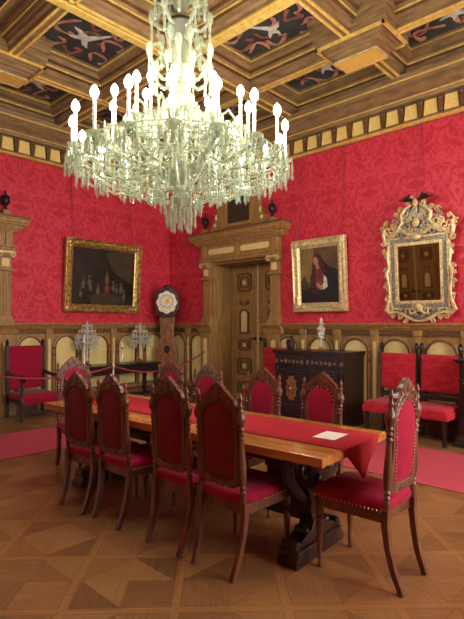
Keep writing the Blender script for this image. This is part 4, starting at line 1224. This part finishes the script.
def girandole(loc, h, label, big=True):
    t = thing('glass_candelabrum', label, 'candelabrum', loc, 0, 'glass candelabra on the furniture')
    k = h
    MB().lathe([(.1*k, 0), (.11*k, .012), (.08*k, .03), (.04*k, .05), (.025*k, .07)], 14).build('base', 'brass', t)
    MB().lathe([(.025*k, .07*k), (.04*k, .12*k), (.022*k, .2*k), (.03*k, .32*k), (.02*k, .45*k), (.045*k, .52*k), (.025*k, .58*k), (.02*k, .7*k), (.04*k, .76*k), (.02*k, .8*k), (.045*k, .9*k), (.01*k, 1.0*k)], 12).build('stem', 'clear_glass', t)
    for q in range(6):
        a = q*PI/3+.2
        r = .26*k if big else .09*k
        MB().tube([pol(.02, a, .5*k), pol(r*.5, a, .46*k), pol(r*.85, a, .52*k), pol(r, a, .6*k)], .009, 6).lathe([(.01, .6*k), (.035*k, .615*k), (.03*k, .63*k), (.014, .64*k), (.016, .69*k)], 10, pol(r, a, 0)).build('arm', 'clear_glass', t)
    dz = MB()
    for rr_, z, n in ((.26, .6, 18), (.2, .74, 14), (.12, .86, 10), (.23, .5, 14)):
        if not big: rr_ *= .33
        for q in range(n):
            x, y, _ = pol(rr_*k, q*2*PI/n, 0)
            drop_geo(dz, (x, y, z*k), .13*k, .016*k); dz.ball((x*.9, y*.9, z*k+.03), (.02*k, .02*k, .03*k), 6, 4)
    dz.build('crystal_drop', 'clear_glass', t, merge=False, kind='stuff')
    return t
girandole((5.86, 8.06, .761), .80, 'glass drop candelabrum on the dark side table, nearer the tall clock')
girandole((4.70, 8.10, .761), .82, 'glass drop candelabrum on the dark side table, end farther from the clock')
girandole((6.42, 4.16, 1.121), .52, 'slim glass candelabrum standing on top of the black chest', False)
def candlestick(loc, h, label):
    t = thing('candlestick', label, 'candlestick', loc)
    MB().lathe([(.07, 0), (.075, .012), (.03, .03), (.014, .06), (.02, h*.3), (.012, h*.4), (.016, h*.7), (.035, h*.74), (.03, h*.77), (.016, h*.78)], 12).build('stem', 'steel', t)
    MB().lathe([(.013, h*.77), (.013, h)], 10).build('candle', 'candle', t)
    return t
candlestick((4.53, 7.9, .761), .58, 'tall slim candlestick with white candle at the side table left end')
candlestick((5.36, 7.95, .761), .42, 'short slim candlestick in the middle of the dark side table')
tv = thing('vase', 'small dark bottle shaped vase on the left part of the black chest', 'vase', (6.5, 4.78, 1.121))
MB().lathe([(.035, 0), (.05, .01), (.055, .06), (.045, .11), (.02, .15), (.018, .2), (.026, .215)], 12).build('body', 'iron', tv)

# ================================================================ CORNER CLOCK
ck_ = thing('longcase_clock', 'tall narrow wooden clock with round silvery dial standing in the room corner', 'clock', (6.56, 8.06, 0), math.radians(135))
half = [(.2, 0), (.2, .2), (.15, .26), (.16, .5), (.2, .7), (.22, .85), (.21, 1.0), (.16, 1.12), (.14, 1.25), (.14, 1.5), (.16, 1.6), (.15, 1.68)]
MB().prism([(x, z) for x, z in half]+[(-x, z) for x, z in reversed(half)], -.12, .12).build('case', 'walnut', ck_, 0, .01)
MB().bx(-.24, .24, -.16, .16, 0, .1).build('plinth', 'walnut', ck_, 0, .01)
q = MB().prism([(-.1, 1.3), (.1, 1.3), (.1, 1.55), (-.1, 1.55)], .12, .135, [[(-.07, 1.33), (.07, 1.33), (.07, 1.52), (-.07, 1.52)]]); q.tube(spiral((0, 1.55), .06, 0, 1, .9, 16, .13), .012, 5); q.build('carving', 'walnut', ck_)
MB().prism(ell(0, 1.0, .09, .11, 20), .12, .14, [ell(0, 1.0, .065, .085, 20)]).build('window_ring', 'walnut', ck_)
MB().prism(ell(0, 1.0, .068, .088, 20), .12, .128).build('pendulum_window', 'p_black', ck_, 0)
hd = [(.13, 1.66), (.2, 1.74), (.24, 1.86), (.25, 2.0), (.235, 2.12), (.2, 2.2), (.14, 2.25), (.1, 2.28), (.07, 2.33), (0, 2.35)]
MB().prism([(x, z) for x, z in hd]+[(-x, z) for x, z in reversed(hd[:-1])], -.12, .13).build('hood', 'dark_wood', ck_, 0, .01)
q = MB()
for sx in (-1, 1):
    q.tube(spiral((sx*.16, 2.2), .05, 0, sx*1.3, .2, 16, .14), .014, 5); q.tube(spiral((sx*.18, 1.74), .05, 0, sx*1.3, .2, 16, .14), .014, 5)
q.ball((0, .13, 2.3), (.05, .03, .05)); q.build('hood_carving', 'dark_wood', ck_)
dl = MB()
sh = [( (.205+.012*math.cos(8*a))*math.cos(a), 1.98+(.23+.012*math.cos(8*a))*math.sin(a)) for a in [2*PI*k/48 for k in range(48)]]
dl.prism(sh, .13, .142); D_ = dl.build('dial', 'dial', ck_, 0)
q = MB().prism(ell(0, 2.0, .155, .155, 32), .142, .150, [ell(0, 2.0, .105, .105, 32)]); q.build('chapter_ring', 'p_white', D_, 0)
q = MB()
for k in range(12):
    a = k*PI/6; q.box((.13*math.cos(a), .152, 2.0+.13*math.sin(a)), (.03, .004, .008), 0, -a)
q.build('hour_marks', 'p_black', D_, 0)
MB().prism(ell(0, 2.0, .06, .06, 20), .142, .149).build('dial_centre', 'gold', D_, 0)
MB().tube([(0, .156, 2.0), (-.05, .156, 2.07)], [.007, .003], 4).build('hour_hand', 'p_black', D_); MB().tube([(0, .158, 2.0), (.03, .158, 1.89)], [.006, .002], 4).build('minute_hand', 'p_black', D_)

# ================================================================ ROPE BARRIER
def stanchion(x, y, label):
    t = thing('rope_stanchion', label, 'stanchion', (x, y, .011), 0, 'posts of the rope barrier')
    MB().lathe([(.14, 0), (.14, .012), (.05, .03), (.02, .045)], 18).build('base', 'steel', t)
    MB().lathe([(.016, .04), (.016, .84)], 12).build('pole', 'steel', t)
    MB().lathe([(.02, .82), (.026, .83), (.026, .865), (.014, .885), (.0, .89)], 12).build('cap', 'steel', t)
    return t
stanchion(4.44, 6.83, 'pale metal rope post standing on the carpet before the dark side table')
stanchion(2.55, 6.83, 'pale metal rope post standing on the carpet near the left doorway')
def rope(name, p, q, sag, label):
    p, q = Vector(p), Vector(q)
    pts = [p.lerp(q, k/24)-Vector((0, 0, sag*4*(k/24)*(1-k/24))) for k in range(25)]
    o = MB().tube(pts, .014, 8).build(name, 'rope'); tag(o, label, 'rope', 'barrier ropes'); return o
rope('barrier_rope', (2.58, 6.83, .84), (4.41, 6.83, .84), .10, 'maroon rope hanging from the pale post leftward past the armchair')
r2 = rope('barrier_rope', (4.47, 6.83, .84), (XW-.12, PORT_R+OW+.12, .97), .22, 'maroon rope hanging from the pale post rightward up to the door jamb')

# ================================================================ LIGHT, WORLD, CAMERA
w = bpy.data.worlds.new('world'); bpy.context.scene.world = w; w.use_nodes = True
w.node_tree.nodes['Background'].inputs[0].default_value = (.6, .7, .9, 1); w.node_tree.nodes['Background'].inputs[1].default_value = .5
for k, (a, b) in enumerate(WIN):
    l = bpy.data.lights.new('window_daylight', 'AREA'); l.shape = 'RECTANGLE'; l.size = b-a; l.size_y = WZ1-WZ0; l.energy = 420; l.color = (.93, .96, 1)
    o = bpy.data.objects.new('window_daylight', l); C.objects.link(o); o.location = ((a+b)/2, YB-.18, (WZ0+WZ1)/2); o.rotation_euler = (PI/2, 0, PI)

cam = bpy.data.cameras.new('camera'); co = bpy.data.objects.new('camera', cam); C.objects.link(co)
cam.sensor_fit = 'AUTO'; cam.sensor_width = 36; cam.lens = FPX/619*36; cam.shift_y = 13.5/619; cam.clip_start = .05
co.location = (0, 0, EYE); co.rotation_euler = (PI/2, 0, AZ-PI/2)
sc = bpy.context.scene; sc.camera = co
vs_ = sc.view_settings; vs_.view_transform = 'Standard'; vs_.look = 'None'; vs_.exposure = 1.0; vs_.gamma = 1; vs_.use_curve_mapping = False
